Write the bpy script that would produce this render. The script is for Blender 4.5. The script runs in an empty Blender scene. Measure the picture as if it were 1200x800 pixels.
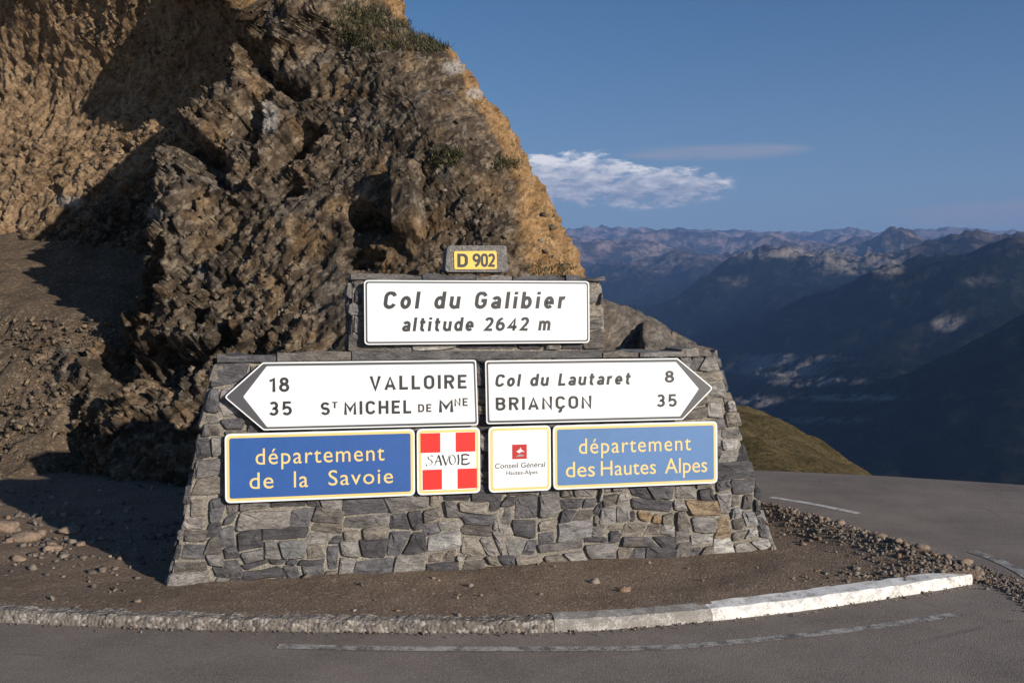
import bpy, bmesh, math, random
import numpy as np
from mathutils import Vector, Matrix, Euler
C = bpy.context.scene
COL = C.collection
random.seed(7)
rad = math.radians

# ------------------------------------------------------------------ camera
F = 1167.0; EYE = 1.94; TP = 45.0/F; PITCH = math.atan(TP)
cam_d = bpy.data.cameras.new('camera'); cam = bpy.data.objects.new('camera', cam_d); COL.objects.link(cam)
cam_d.sensor_width = 36; cam_d.lens = 36*F/1200; cam_d.clip_start = 0.1; cam_d.clip_end = 200000
cam.location = (0, 0, EYE); cam.rotation_euler = (math.pi/2-PITCH, 0, 0)
C.camera = cam
# ------------------------------------------------------------------ light
SUN_EL = 18.0; SUN_AZ = 134.0           # azimuth clockwise from +Y
world = bpy.data.worlds.new('World'); C.world = world; world.use_nodes = True
sd = bpy.data.lights.new('sun', 'SUN'); sd.energy = 5.0; sd.angle = rad(0.53); sd.color = (1.0, 0.92, 0.81)
sun = bpy.data.objects.new('sun', sd); COL.objects.link(sun)
sdir = Vector((math.sin(rad(SUN_AZ))*math.cos(rad(SUN_EL)), math.cos(rad(SUN_AZ))*math.cos(rad(SUN_EL)), math.sin(rad(SUN_EL))))
sun.rotation_euler = sdir.to_track_quat('Z', 'Y').to_euler(); sun.location = sdir*40
C.view_settings.view_transform = 'Standard'; C.view_settings.look = 'None'; C.view_settings.gamma = 1
C.view_settings.exposure = 0.2

def N(nt, typ, **kw):
    n = nt.nodes.new(typ)
    for k, v in kw.items():
        if k.startswith('_'):
            n.inputs[k[1:].replace('_', ' ')].default_value = v
        else: setattr(n, k, v)
    return n
def L(nt, a, b): nt.links.new(a, b)
def MATH(nt, op, a, b=None, c=None, clamp=False):
    n = nt.nodes.new('ShaderNodeMath'); n.operation = op; n.use_clamp = clamp
    for i, v in enumerate((a, b, c)):
        if v is None: continue
        if isinstance(v, (int, float)): n.inputs[i].default_value = v
        else: nt.links.new(v, n.inputs[i])
    return n.outputs[0]
def RAMP(nt, fac, stops, interp='LINEAR'):
    n = nt.nodes.new('ShaderNodeValToRGB'); n.color_ramp.interpolation = interp
    els = n.color_ramp.elements
    while len(els) < len(stops): els.new(0.5)
    for e, (p, c) in zip(els, stops):
        e.position = p; e.color = (c, c, c, 1) if isinstance(c, (int, float)) else (*c, 1)
    nt.links.new(fac, n.inputs[0]); return n.outputs[0]
def MIX(nt, fac, a, b, mode='MIX'):
    n = nt.nodes.new('ShaderNodeMix'); n.data_type = 'RGBA'; n.blend_type = mode
    for s, v in ((n.inputs[0], fac), (n.inputs[6], a), (n.inputs[7], b)):
        if isinstance(v, (int, float)): s.default_value = v
        elif isinstance(v, tuple): s.default_value = (*v, 1)
        else: nt.links.new(v, s)
    return n.outputs[2]
def NOISE(nt, vec, scale, detail=4, rough=0.55, dist=0.0):
    n = nt.nodes.new('ShaderNodeTexNoise'); n.inputs['Scale'].default_value = scale
    n.inputs['Detail'].default_value = detail; n.inputs['Roughness'].default_value = rough; n.inputs['Distortion'].default_value = dist
    if vec is not None: nt.links.new(vec, n.inputs['Vector'])
    return n.outputs['Fac']

# sky: Nishita plus a low band of cumulus
wn = world.node_tree; wn.nodes.clear()
sky = N(wn, 'ShaderNodeTexSky', sky_type='NISHITA'); sky.sun_disc = False
sky.sun_elevation = rad(SUN_EL); sky.sun_rotation = rad(SUN_AZ); sky.altitude = 2650; sky.air_density = 1.0; sky.dust_density = 1.5; sky.ozone_density = 1.6
tc = N(wn, 'ShaderNodeTexCoord'); sep = N(wn, 'ShaderNodeSeparateXYZ'); L(wn, tc.outputs['Generated'], sep.inputs[0])
az = MATH(wn, 'ARCTAN2', sep.outputs[0], sep.outputs[1]); el = MATH(wn, 'ARCSINE', sep.outputs[2])
cmb = N(wn, 'ShaderNodeCombineXYZ'); L(wn, MATH(wn, 'MULTIPLY', az, 9.0), cmb.inputs[0]); L(wn, MATH(wn, 'MULTIPLY', el, 24.0), cmb.inputs[1])
cmb2 = N(wn, 'ShaderNodeCombineXYZ'); L(wn, MATH(wn, 'MULTIPLY', az, 4.0), cmb2.inputs[0]); L(wn, MATH(wn, 'MULTIPLY', el, 50.0), cmb2.inputs[1])
n1 = NOISE(wn, cmb.outputs[0], 3.4, 12, 0.66, 0.2); n2 = NOISE(wn, cmb2.outputs[0], 2.2, 6, 0.6, 0.2)
def blob(a0, e0, wa, we):
    a = MATH(wn, 'POWER', MATH(wn, 'ABSOLUTE', MATH(wn, 'DIVIDE', MATH(wn, 'SUBTRACT', az, a0), wa)), 2.5)
    b = MATH(wn, 'POWER', MATH(wn, 'ABSOLUTE', MATH(wn, 'DIVIDE', MATH(wn, 'SUBTRACT', el, e0), we)), 2.0)
    return MATH(wn, 'SUBTRACT', 1.0, MATH(wn, 'ADD', a, b), clamp=True)
m1 = MATH(wn, 'MAXIMUM', blob(0.040, 0.122, 0.11, 0.032), blob(0.140, 0.113, 0.085, 0.024))
f1 = MATH(wn, 'MULTIPLY', MATH(wn, 'SUBTRACT', MATH(wn, 'ADD', MATH(wn, 'MULTIPLY', m1, 0.44), MATH(wn, 'MULTIPLY', n1, 1.35)), 0.80), 5.5, clamp=True)
m2 = MATH(wn, 'MAXIMUM', blob(0.20, 0.146, 0.10, 0.009), blob(0.45, 0.080, 0.10, 0.014))
m2 = MATH(wn, 'MAXIMUM', m2, blob(-0.6, 0.12, 0.25, 0.02))
f2 = MATH(wn, 'MULTIPLY', MATH(wn, 'SUBTRACT', MATH(wn, 'ADD', MATH(wn, 'MULTIPLY', m2, 0.42), n2), 0.50), 3.0, clamp=True)
f1 = MATH(wn, 'MULTIPLY', f1, MATH(wn, 'MULTIPLY', m1, 3.0, clamp=True)); f2 = MATH(wn, 'MULTIPLY', f2, MATH(wn, 'MULTIPLY', m2, 3.0, clamp=True))
top = MATH(wn, 'MULTIPLY', MATH(wn, 'SUBTRACT', el, 0.108), 18.0, clamp=True)
ccol = RAMP(wn, MATH(wn, 'ADD', MATH(wn, 'MULTIPLY', n1, 1.4), MATH(wn, 'SUBTRACT', MATH(wn, 'MULTIPLY', top, 0.5), 0.55)), [(0.05, (3.6, 4.2, 5.6)), (0.32, (8.6, 8.6, 9.2)), (0.55, (14.0, 13.4, 13.0))])
hs = N(wn, 'ShaderNodeHueSaturation'); L(wn, sky.outputs[0], hs.inputs['Color']); hs.inputs['Saturation'].default_value = 1.3
hz = MATH(wn, 'MULTIPLY', MATH(wn, 'EXPONENT', MATH(wn, 'MULTIPLY', MATH(wn, 'MAXIMUM', el, 0.0), -9.0)), 0.80)
c0 = MIX(wn, hz, hs.outputs[0], (4.6, 4.95, 5.6))
c1 = MIX(wn, MATH(wn, 'MULTIPLY', f2, 0.62), c0, (4.7, 4.7, 5.4))
c2 = MIX(wn, MATH(wn, 'MULTIPLY', f1, 0.95), c1, ccol)
bg = N(wn, 'ShaderNodeBackground'); bg.inputs['Strength'].default_value = 0.074
wo = N(wn, 'ShaderNodeOutputWorld'); L(wn, c2, bg.inputs[0]); L(wn, bg.outputs[0], wo.inputs[0])

# ------------------------------------------------------------------ helpers
def ray(px, py):
    v = Vector(((px-600)/F, 1.0, (400-py)/F))
    v.rotate(Euler((-PITCH, 0, 0))); return v
def ground(px, py, z=0.0):
    v = ray(px, py); t = (z-EYE)/v.z; return Vector((v.x*t, v.y*t, z))
def at(px, py, Y):
    v = ray(px, py); t = Y/v.y; return Vector((v.x*t, Y, EYE+v.z*t))
def project(P):
    """world (n,3) -> px,py arrays (used only to choose where plants grow and colour belts lie)"""
    c, s = math.cos(PITCH), math.sin(PITCH)
    x, y, z = P[:, 0], P[:, 1], P[:, 2]-EYE
    d = y*c - z*s; u = y*s + z*c
    return 600+F*x/d, 400-F*u/d
def mesh_from(name, V, Fc, mats, parent=None, smooth=False):
    me = bpy.data.meshes.new(name); me.from_pydata([tuple(v) for v in V], [], [tuple(f) for f in Fc])
    for m in (mats if isinstance(mats, (list, tuple)) else [mats]): me.materials.append(m)
    if smooth: me.shade_smooth()
    me.update(); o = bpy.data.objects.new(name, me); COL.objects.link(o); o.parent = parent; return o
def mesh_np(name, V, Q, mat, smooth=True):
    me = bpy.data.meshes.new(name); nv, nq = len(V), len(Q); k = Q.shape[1]
    me.vertices.add(nv); me.vertices.foreach_set('co', np.ascontiguousarray(V, dtype=np.float32).ravel())
    me.loops.add(nq*k); me.loops.foreach_set('vertex_index', Q.astype(np.int32).ravel())
    me.polygons.add(nq); me.polygons.foreach_set('loop_start', np.arange(0, nq*k, k, dtype=np.int32))
    me.polygons.foreach_set('loop_total', np.full(nq, k, dtype=np.int32))
    me.update(calc_edges=True); me.validate()
    me.materials.append(mat); 
    if smooth: me.shade_smooth()
    o = bpy.data.objects.new(name, me); COL.objects.link(o); return o
def gridq(nr, nc):
    i = np.arange(nr*nc).reshape(nr, nc)
    return np.stack([i[:-1, :-1].ravel(), i[:-1, 1:].ravel(), i[1:, 1:].ravel(), i[1:, :-1].ravel()], 1)
def attr(o, name, vals):
    a = o.data.attributes.new(name, 'FLOAT', 'POINT'); a.data.foreach_set('value', np.ascontiguousarray(vals, dtype=np.float32))
def struct(o): o['kind'] = 'structure'; return o
def stuff(o, label, cat):
    o['kind'] = 'stuff'; o['label'] = label; o['category'] = cat; return o
def tag(o, label, cat, group=None):
    o['label'] = label; o['category'] = cat
    if group: o['group'] = group
    return o
def empty(name, M, label, cat, group=None):
    o = bpy.data.objects.new(name, None); COL.objects.link(o); o.matrix_world = M; o.empty_display_size = .2
    return tag(o, label, cat, group)

# numpy noise
_r = np.random.RandomState(3); PERM = _r.permutation(512).astype(np.int64); PERM = np.concatenate([PERM]*3)
GR = _r.normal(size=(512, 3)); GR /= np.linalg.norm(GR, axis=1)[:, None]; RND = _r.rand(512, 4)
def hsh(i, j, k): return PERM[(PERM[(PERM[i & 511]+j) & 511]+k) & 511]
def perlin(P):
    I = np.floor(P).astype(np.int64); f = P-I; w = f*f*f*(f*(f*6-15)+10); out = 0
    for a in (0, 1):
        for b in (0, 1):
            for c in (0, 1):
                g = GR[hsh(I[:, 0]+a, I[:, 1]+b, I[:, 2]+c)]
                d = (g*(f-np.array([a, b, c]))).sum(1)
                ww = (w[:, 0] if a else 1-w[:, 0])*(w[:, 1] if b else 1-w[:, 1])*(w[:, 2] if c else 1-w[:, 2])
                out = out+d*ww
    return out*1.5
def fbm(P, oct=5, lac=2.03, gain=.5):
    a, s, o = 1.0, 0, P.copy()
    for _ in range(oct): s = s+a*perlin(o); o = o*lac+17.3; a *= gain
    return s
def ridged(P, oct=6, lac=2.07, gain=.52):
    a, s, o, pr = 1.0, 0, P.copy(), 1.0
    for _ in range(oct):
        n = 1-np.abs(perlin(o)); n = n*n; s = s+a*n*pr; pr = np.clip(n*1.2, 0, 1); o = o*lac+9.1; a *= gain
    return s
def facet(P, tilt=0.8):
    """broken rock: every Voronoi cell is a block with its own step and tilt"""
    I = np.floor(P).astype(np.int64); f = P-I; best = np.full(len(P), 9e9); val = np.zeros(len(P))
    for a in (-1, 0, 1):
        for b in (-1, 0, 1):
            for c in (-1, 0, 1):
                h = hsh(I[:, 0]+a, I[:, 1]+b, I[:, 2]+c)
                d = np.array([a, b, c])+RND[h, :3]-f; dd = (d*d).sum(1)
                v = RND[h, 3]-0.5-tilt*(GR[h]*d).sum(1)
                m = dd < best; best[m] = dd[m]; val[m] = v[m]
    return val
def sstep(a, b, x): t = np.clip((x-a)/(b-a), 0, 1); return t*t*(3-2*t)
def interp(x, pts): pts = np.array(pts, float); return np.interp(x, pts[:, 0], pts[:, 1])

# ------------------------------------------------------------------ materials
def mat(name):
    m = bpy.data.materials.new(name); m.use_nodes = True; nt = m.node_tree
    return m, nt, nt.nodes['Principled BSDF']
def posn(nt, scale=None, coord='Object'):
    t = N(nt, 'ShaderNodeTexCoord'); o = t.outputs[coord]
    if scale:
        mp = N(nt, 'ShaderNodeMapping'); mp.inputs['Scale'].default_value = scale; L(nt, o, mp.inputs[0]); o = mp.outputs[0]
    return o
def bump(nt, b, h, strength, dist):
    n = N(nt, 'ShaderNodeBump'); n.inputs['Strength'].default_value = strength; n.inputs['Distance'].default_value = dist
    L(nt, h, n.inputs['Height']); L(nt, n.outputs[0], b.inputs['Normal'])
def plain(name, col, rough=.5, metal=0.0, grime=0.12, spec=.5):
    m, nt, b = mat(name); p = posn(nt)
    n = NOISE(nt, p, 6, 6, .6); n3 = NOISE(nt, p, 45, 4, .6)
    c = MIX(nt, MATH(nt, 'MULTIPLY', RAMP(nt, n, [(.45, 0.0), (.8, 1.0)]), grime), col, tuple(x*.45 for x in col))
    c = MIX(nt, MATH(nt, 'MULTIPLY', RAMP(nt, n3, [(.55, 0.0), (.75, 1.0)]), grime*.8), c, (.20, .18, .15))
    L(nt, c, b.inputs['Base Color']); b.inputs['Roughness'].default_value = rough; b.inputs['Metallic'].default_value = metal
    b.inputs['Specular IOR Level'].default_value = spec
    return m

# cliff rock
def cliff_material():
    m, nt, b = mat('cliff_rock'); g = N(nt, 'ShaderNodeNewGeometry'); P = g.outputs['Position']
    mp = N(nt, 'ShaderNodeMapping'); mp.inputs['Rotation'].default_value = (0, rad(38), 0); L(nt, P, mp.inputs[0])
    mq = N(nt, 'ShaderNodeMapping'); mq.inputs['Scale'].default_value = (.75, 1.0, 1.35); L(nt, mp.outputs[0], mq.inputs[0]); S = mq.outputs[0]
    a1 = NOISE(nt, P, .9, 8, .62, .4); a2 = NOISE(nt, S, 5.0, 9, .68, .5); a3 = NOISE(nt, S, 22, 6, .7)
    v = N(nt, 'ShaderNodeTexVoronoi'); v.inputs['Scale'].default_value = 6.5; L(nt, S, v.inputs['Vector'])
    vs = N(nt, 'ShaderNodeSeparateColor'); L(nt, v.outputs['Color'], vs.inputs[0])
    base = RAMP(nt, a2, [(.28, (.035, .026, .019)), (.45, (.105, .077, .052)), (.56, (.185, .138, .094)), (.70, (.34, .275, .20))])
    grey = RAMP(nt, a2, [(.3, (.040, .036, .033)), (.5, (.135, .119, .103)), (.7, (.34, .31, .28))])
    c = MIX(nt, RAMP(nt, a1, [(.46, 0.0), (.60, .85)]), base, grey)
    c = MIX(nt, RAMP(nt, vs.outputs[0], [(0.0, .0), (.78, 0.0), (.80, .45), (1.0, .6)], 'LINEAR'), c, (.36, .27, .185))
    c = MIX(nt, RAMP(nt, vs.outputs[1], [(0.0, .6), (.38, .6), (.40, 0.0), (1.0, 0.0)]), c, (.045, .036, .029))
    v2 = N(nt, 'ShaderNodeTexVoronoi'); v2.inputs['Scale'].default_value = 17; L(nt, S, v2.inputs['Vector']); v2s = N(nt, 'ShaderNodeSeparateColor'); L(nt, v2.outputs['Color'], v2s.inputs[0])
    c = MIX(nt, RAMP(nt, v2s.outputs[0], [(0.0, .55), (.34, .5), (.36, 0.0), (.86, 0.0), (.88, -.0)]), c, (.04, .032, .026)); c = MIX(nt, RAMP(nt, v2s.outputs[1], [(.84, 0.0), (.86, .5)]), c, (.36, .30, .23))
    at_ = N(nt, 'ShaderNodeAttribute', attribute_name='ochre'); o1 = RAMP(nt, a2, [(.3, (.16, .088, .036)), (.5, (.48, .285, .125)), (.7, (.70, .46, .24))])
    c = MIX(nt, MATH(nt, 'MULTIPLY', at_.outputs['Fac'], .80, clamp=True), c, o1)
    at2 = N(nt, 'ShaderNodeAttribute', attribute_name='pale'); c = MIX(nt, at2.outputs['Fac'], c, (.50, .46, .42))
    c = MIX(nt, RAMP(nt, a3, [(.35, .65), (.55, 0.0)]), c, (.035, .028, .022)); c = MIX(nt, 1.0, c, (.84, .83, .82), 'MULTIPLY')
    L(nt, c, b.inputs['Base Color']); b.inputs['Roughness'].default_value = .95; b.inputs['Specular IOR Level'].default_value = .15
    h = MATH(nt, 'ADD', MATH(nt, 'MULTIPLY', a2, .6), MATH(nt, 'ADD', MATH(nt, 'MULTIPLY', a3, .25), MATH(nt, 'MULTIPLY', v.outputs['Distance'], -.35)))
    bump(nt, b, h, .9, .10); return m
M_cliff = cliff_material()

def dirt_material(name, c0, c1, c2, sc=1.0, bd=.02, pebble=.5):
    m, nt, b = mat(name); g = N(nt, 'ShaderNodeNewGeometry'); P = g.outputs['Position']
    a = NOISE(nt, P, 1.3*sc, 8, .65); f = NOISE(nt, P, 30*sc, 6, .7); v = N(nt, 'ShaderNodeTexVoronoi'); v.inputs['Scale'].default_value = 38*sc; L(nt, P, v.inputs['Vector'])
    vs = N(nt, 'ShaderNodeSeparateColor'); L(nt, v.outputs['Color'], vs.inputs[0])
    c = MIX(nt, RAMP(nt, a, [(.35, 0.0), (.65, 1.0)]), c0, c1); c = MIX(nt, RAMP(nt, f, [(.4, 0.0), (.7, .8)]), c, tuple(x*.45 for x in c0))
    c = MIX(nt, RAMP(nt, vs.outputs[0], [(1-pebble*.5, 0.0), (1-pebble*.5+.02, .8)]), c, c2)
    L(nt, c, b.inputs['Base Color']); b.inputs['Roughness'].default_value = .95; b.inputs['Specular IOR Level'].default_value = .2
    h = MATH(nt, 'ADD', MATH(nt, 'MULTIPLY', f, .5), MATH(nt, 'MULTIPLY', v.outputs['Distance'], -.7)); bump(nt, b, h, .8, bd); return m
M_dirt = dirt_material('verge_dirt', (.185, .130, .090), (.250, .182, .130), (.32, .25, .19), 1.5, .008, .18)
M_scree = dirt_material('scree', (.105, .075, .050), (.155, .112, .074), (.22, .165, .115), .9, .02, .35)
M_pebble = None

def asphalt_material():
    m, nt, b = mat('asphalt'); g = N(nt, 'ShaderNodeNewGeometry'); P = g.outputs['Position']
    a = RAMP(nt, NOISE(nt, P, .8, 9, .68), [(.36, 0.0), (.64, 1.0)]); mp = N(nt, 'ShaderNodeMapping'); mp.inputs['Scale'].default_value = (.35, 3.4, 1); L(nt, P, mp.inputs[0])
    s = NOISE(nt, mp.outputs[0], 1.2, 6, .6); f = NOISE(nt, P, 150, 3, .8); v = N(nt, 'ShaderNodeTexVoronoi'); v.inputs['Scale'].default_value = 110; L(nt, P, v.inputs['Vector'])
    vs = N(nt, 'ShaderNodeSeparateColor'); L(nt, v.outputs['Color'], vs.inputs[0])
    c = MIX(nt, a, (.155, .123, .099), (.270, .218, .178)); c = MIX(nt, RAMP(nt, s, [(.5, 0.0), (.8, .6)]), c, (.22, .18, .15))
    c = MIX(nt, RAMP(nt, vs.outputs[0], [(.55, 0.0), (.95, .5)]), c, (.30, .275, .255)); c = MIX(nt, RAMP(nt, f, [(.35, .6), (.5, 0.0)]), c, (.055, .048, .046))
    vc = N(nt, 'ShaderNodeTexVoronoi'); vc.feature = 'DISTANCE_TO_EDGE'; vc.inputs['Scale'].default_value = .55
    pd = MIX(nt, .18, P, N(nt, 'ShaderNodeTexNoise', _Scale=2.5, _Detail=6.0).outputs['Color']); L(nt, pd, vc.inputs['Vector'])
    cr = MATH(nt, 'MULTIPLY', RAMP(nt, vc.outputs[0], [(.002, 1.0), (.006, 0.0)]), RAMP(nt, a, [(.62, 0.0), (.75, .35)])); c = MIX(nt, cr, c, (.05, .045, .043))
    L(nt, c, b.inputs['Base Color']); b.inputs['Roughness'].default_value = .85; b.inputs['Specular IOR Level'].default_value = .3
    bump(nt, b, MATH(nt, 'SUBTRACT', MATH(nt, 'MULTIPLY', f, .6), MATH(nt, 'ADD', v.outputs['Distance'], cr)), .55, .004); return m
M_asphalt = asphalt_material()

def worn_paint(name, col, wear_lo, wear_hi, under=(.10, .088, .083)):
    m, nt, b = mat(name); g = N(nt, 'ShaderNodeNewGeometry'); P = g.outputs['Position']
    a = NOISE(nt, P, 9, 8, .72); f = NOISE(nt, P, 70, 4, .75)
    w = RAMP(nt, MATH(nt, 'ADD', MATH(nt, 'MULTIPLY', a, .6), MATH(nt, 'MULTIPLY', f, .4)), [(wear_lo, 1.0), (wear_hi, 0.0)])
    c = MIX(nt, w, col, under); L(nt, c, b.inputs['Base Color']); b.inputs['Roughness'].default_value = .8
    bump(nt, b, f, .5, .004); return m
M_line = worn_paint('road_paint', (.58, .55, .50), .40, .50)
M_line_old = worn_paint('old_road_paint', (.42, .385, .34), .44, .56)

def stone_material():
    m, nt, b = mat('masonry_stone'); oi = N(nt, 'ShaderNodeObjectInfo'); g = N(nt, 'ShaderNodeNewGeometry')
    v = N(nt, 'ShaderNodeVectorMath', operation='ADD'); L(nt, g.outputs['Position'], v.inputs[0])
    sc = MATH(nt, 'MULTIPLY', oi.outputs['Random'], 37.0); cx = N(nt, 'ShaderNodeCombineXYZ'); L(nt, sc, cx.inputs[0]); L(nt, sc, cx.inputs[2]); L(nt, cx.outputs[0], v.inputs[1])
    mp = N(nt, 'ShaderNodeMapping'); mp.inputs['Scale'].default_value = (1, 1, 3.2)
    r = N(nt, 'ShaderNodeCombineXYZ'); L(nt, MATH(nt, 'SUBTRACT', MATH(nt, 'MULTIPLY', oi.outputs['Random'], 1.2), .6), r.inputs[1]); L(nt, v.outputs[0], mp.inputs[0]); L(nt, r.outputs[0], mp.inputs['Rotation'])
    a = NOISE(nt, mp.outputs[0], 7, 8, .68, .6); f = NOISE(nt, mp.outputs[0], 42, 6, .7); k = NOISE(nt, v.outputs[0], 3, 3, .5)
    c = MIX(nt, RAMP(nt, a, [(.35, 0.0), (.62, 1.0)]), (.55, .52, .52), (1.28, 1.25, 1.2)); tn = N(nt, 'ShaderNodeAttribute', attribute_name='tint'); c = MIX(nt, 1.0, tn.outputs['Color'], c, 'MULTIPLY')
    c = MIX(nt, RAMP(nt, f, [(.36, .65), (.52, 0.0)]), c, (.035, .032, .033))
    c = MIX(nt, RAMP(nt, a, [(.60, 0.0), (.70, .42)]), c, (.34, .29, .23)); c = MIX(nt, RAMP(nt, k, [(.62, 0.0), (.75, .4)]), c, (.27, .19, .11))
    L(nt, c, b.inputs['Base Color']); b.inputs['Roughness'].default_value = .88; b.inputs['Specular IOR Level'].default_value = .3
    bump(nt, b, MATH(nt, 'ADD', a, MATH(nt, 'MULTIPLY', f, .35)), .85, .035); return m
M_stone = stone_material()
M_mortar = dirt_material('mortar', (.255, .225, .185), (.33, .295, .245), (.40, .36, .30), 2.2, .012, .3)
M_conc = dirt_material('concrete', (.30, .285, .265), (.38, .36, .335), (.45, .43, .40), 1.6, .012, .25)
M_conc_dark = dirt_material('plinth_concrete', (.175, .165, .155), (.235, .222, .208), (.30, .28, .26), 1.6, .012, .25)
M_kerbwhite = worn_paint('kerb_paint', (.78, .75, .70), .38, .52, (.27, .245, .215))
M_white = plain('sign_white', (.86, .86, .855), .35, grime=.10)
M_black = plain('sign_black', (.030, .030, .033), .45, grime=.05)
M_greyrim = plain('sign_dark_rim', (.075, .075, .080), .45, grime=.1)
M_blue = plain('sign_blue', (.019, .092, .325), .5, grime=.22)
M_blue2 = plain('sign_faded_blue', (.088, .200, .42), .5, grime=.25)
M_yellow = plain('sign_yellow', (.82, .60, .21), .45, grime=.10)
M_gold = plain('plate_gold', (.86, .56, .10), .45, grime=.2)
M_red = plain('sign_red', (.74, .028, .020), .4, grime=.08)
M_dred = plain('sign_dark_red', (.50, .020, .018), .4, grime=.15)
M_alu = plain('bracket_metal', (.30, .30, .31), .45, .7)

# ------------------------------------------------------------------ mountains and valley (km scale, polar sheet)
def mountains_material():
    m, nt, b = mat('mountain_side'); g = N(nt, 'ShaderNodeNewGeometry'); P = g.outputs['Position']
    sp = N(nt, 'ShaderNodeSeparateXYZ'); L(nt, P, sp.inputs[0]); z = sp.outputs[2]
    a = NOISE(nt, P, .0006, 10, .64); f = NOISE(nt, P, .004, 8, .68)
    zz = MATH(nt, 'ADD', z, MATH(nt, 'MULTIPLY', MATH(nt, 'SUBTRACT', f, .5), 1500.0))
    low = MIX(nt, RAMP(nt, f, [(.5, 0.0), (.66, 1.0)]), (.006, .009, .007), (.028, .028, .018))  # forest tone kept near black, also standing in for cloud shade
    c = MIX(nt, MATH(nt, 'MULTIPLY', RAMP(nt, MATH(nt, 'DIVIDE', zz, 2000.0), [(.25, 0.0), (.8, 1.0)]), RAMP(nt, NOISE(nt, P, .0011, 9, .66), [(.46, .12), (.58, 1.0)])), low, (.30, .215, .175))  # pinkish rock in patches on high ground, standing in for sunlit ridge faces
    t = N(nt, 'ShaderNodeAttribute', attribute_name='bare'); c = MIX(nt, MATH(nt, 'MULTIPLY', t.outputs['Fac'], RAMP(nt, f, [(.42, 0.0), (.54, 1.0)])), c, (.44, .37, .30))
    L(nt, c, b.inputs['Base Color']); b.inputs['Roughness'].default_value = 1; b.inputs['Specular IOR Level'].default_value = 0
    bump(nt, b, f, 1.0, 90.0); return m
M_mount = mountains_material()
def build_mountains():
    nr = 640
    azs = np.radians(np.concatenate([np.linspace(-75, -5, 90), np.linspace(-4.9, 32, 660), np.linspace(32.4, 85, 110)])); na = len(azs); rs = np.exp(np.concatenate([np.linspace(math.log(45), math.log(2500), 60), np.linspace(math.log(2500), math.log(62000), 581)[1:]]))
    A, R = np.meshgrid(azs, rs); A = A.ravel(); R = R.ravel(); X = R*np.sin(A); Y = R*np.cos(A)
    px = 600+F*np.tan(np.clip(A, -1.2, 1.2))
    P = np.stack([X, Y, np.zeros_like(X)], 1)
    rgf = ridged(P/2300+1.5, 7); rg = ridged(P/4200+5.5, 7); rg2 = ridged(P/1500+2.2, 6); big = fbm(P/9000+3, 3)
    base = np.where(R < 2600, -0.34*R-2, -886-(R-2600)*0.006); base = np.maximum(base, -1150)
    rg3 = ridged(P/700+4.2, 5); z = base+sstep(1500, 6000, R)*((rg2-1)*110+(rg3-1)*45)
    def layer(r0, prof, wn, wf, amp, wob=0):
        ca = 1/np.sqrt(1+((px-600)/F)**2)
        rc = r0*(1+wob*fbm(np.stack([px/260, px*0+r0*.001, px*0], 1), 3))
        cy = interp(px, prof); zc = rc*ca*(355-cy)/F*1.0
        d = (R-rc); t = np.where(d < 0, -d/wn, d/wf); sh = np.clip(1-t, 0, 1)**1.15
        low = -1000.0; hh = low+(zc-low)*sh
        return hh+amp*((rg*.5+rgf*.5 if r0 > 15000 else rg)-1.05)*np.clip(sh*1.5, 0, 1)*(1-.25*sh)
    Ls = [layer(54000, [(-800, 262), (640, 270), (700, 266), (760, 269), (830, 268), (900, 271), (980, 268), (1060, 270), (1130, 267), (1200, 270), (2600, 262)], 9000, 14000, 300, .04),
          layer(43000, [(-800, 266), (500, 270), (640, 274), (700, 279), (780, 271), (850, 277), (900, 272), (960, 280), (1020, 274), (1100, 279), (1200, 276), (2600, 262)], 8000, 8000, 420, .05),
          layer(34000, [(-800, 270), (500, 285), (660, 290), (740, 281), (800, 287), (850, 296), (900, 283), (960, 286), (1050, 280), (1130, 288), (1200, 285), (2600, 270)], 8500, 7000, 480, .06),
          layer(26000, [(-800, 290), (500, 300), (640, 316), (720, 306), (800, 300), (850, 296), (905, 288), (950, 292), (1000, 284), (1055, 270), (1085, 279), (1140, 284), (1200, 286), (2600, 270)], 8500, 6000, 420, .06),
          layer(18000, [(-800, 330), (500, 365), (640, 352), (700, 372), (780, 352), (840, 324), (880, 304), (905, 293), (940, 296), (985, 292), (1010, 296), (1060, 290), (1140, 284), (1200, 285), (2600, 270)], 9500, 5000, 420, .06),
          layer(11000, [(-800, 380), (500, 420), (800, 430), (860, 400), (930, 362), (1000, 334), (1050, 315), (1100, 296), (1150, 281), (1175, 278), (1200, 283), (1300, 262), (1500, 240), (2600, 230)], 5200, 5500, 300, .05),
          layer(6300, [(-800, 500), (820, 520), (980, 482), (1040, 440), (1120, 405), (1200, 372), (1320, 330), (2600, 320)], 3000, 3000, 190, .05)]
    for l in Ls: z = np.maximum(z, l)
    z = z+sstep(3000, 9000, R)*((rg2-1)*120+(rg3-1)*70)*.8
    V = np.stack([X, Y, z], 1); o = mesh_np('mountains', V, gridq(nr, na), M_mount)
    qx, qy = project(V); bare = np.zeros(len(V))
    def add(cx, cy, wx, wy, k): np.maximum(bare, k*np.clip(1.3-((qx-cx)/wx)**2-((qy-cy)/wy)**2, 0, 1), out=bare)
    add(1112, 378, 20, 10, .8); add(1040, 312, 20, 14, .5); add(915, 432, 60, 12, .55); add(890, 470, 30, 8, .5); add(890, 468, 8, 12, .8)
    add(960, 447, 60, 5, .8); add(1000, 466, 70, 4, .6); add(930, 420, 70, 5, .6); add(960, 492, 60, 4, .4); add(1150, 330, 24, 8, .2); add(860, 330, 24, 7, .25); add(925, 297, 60, 8, .6); add(770, 300, 30, 18, .35); add(1000, 300, 70, 14, .5); add(990, 315, 35, 8, .5)
    attr(o, 'bare', bare); struct(o)
    return o
build_mountains()

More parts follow.
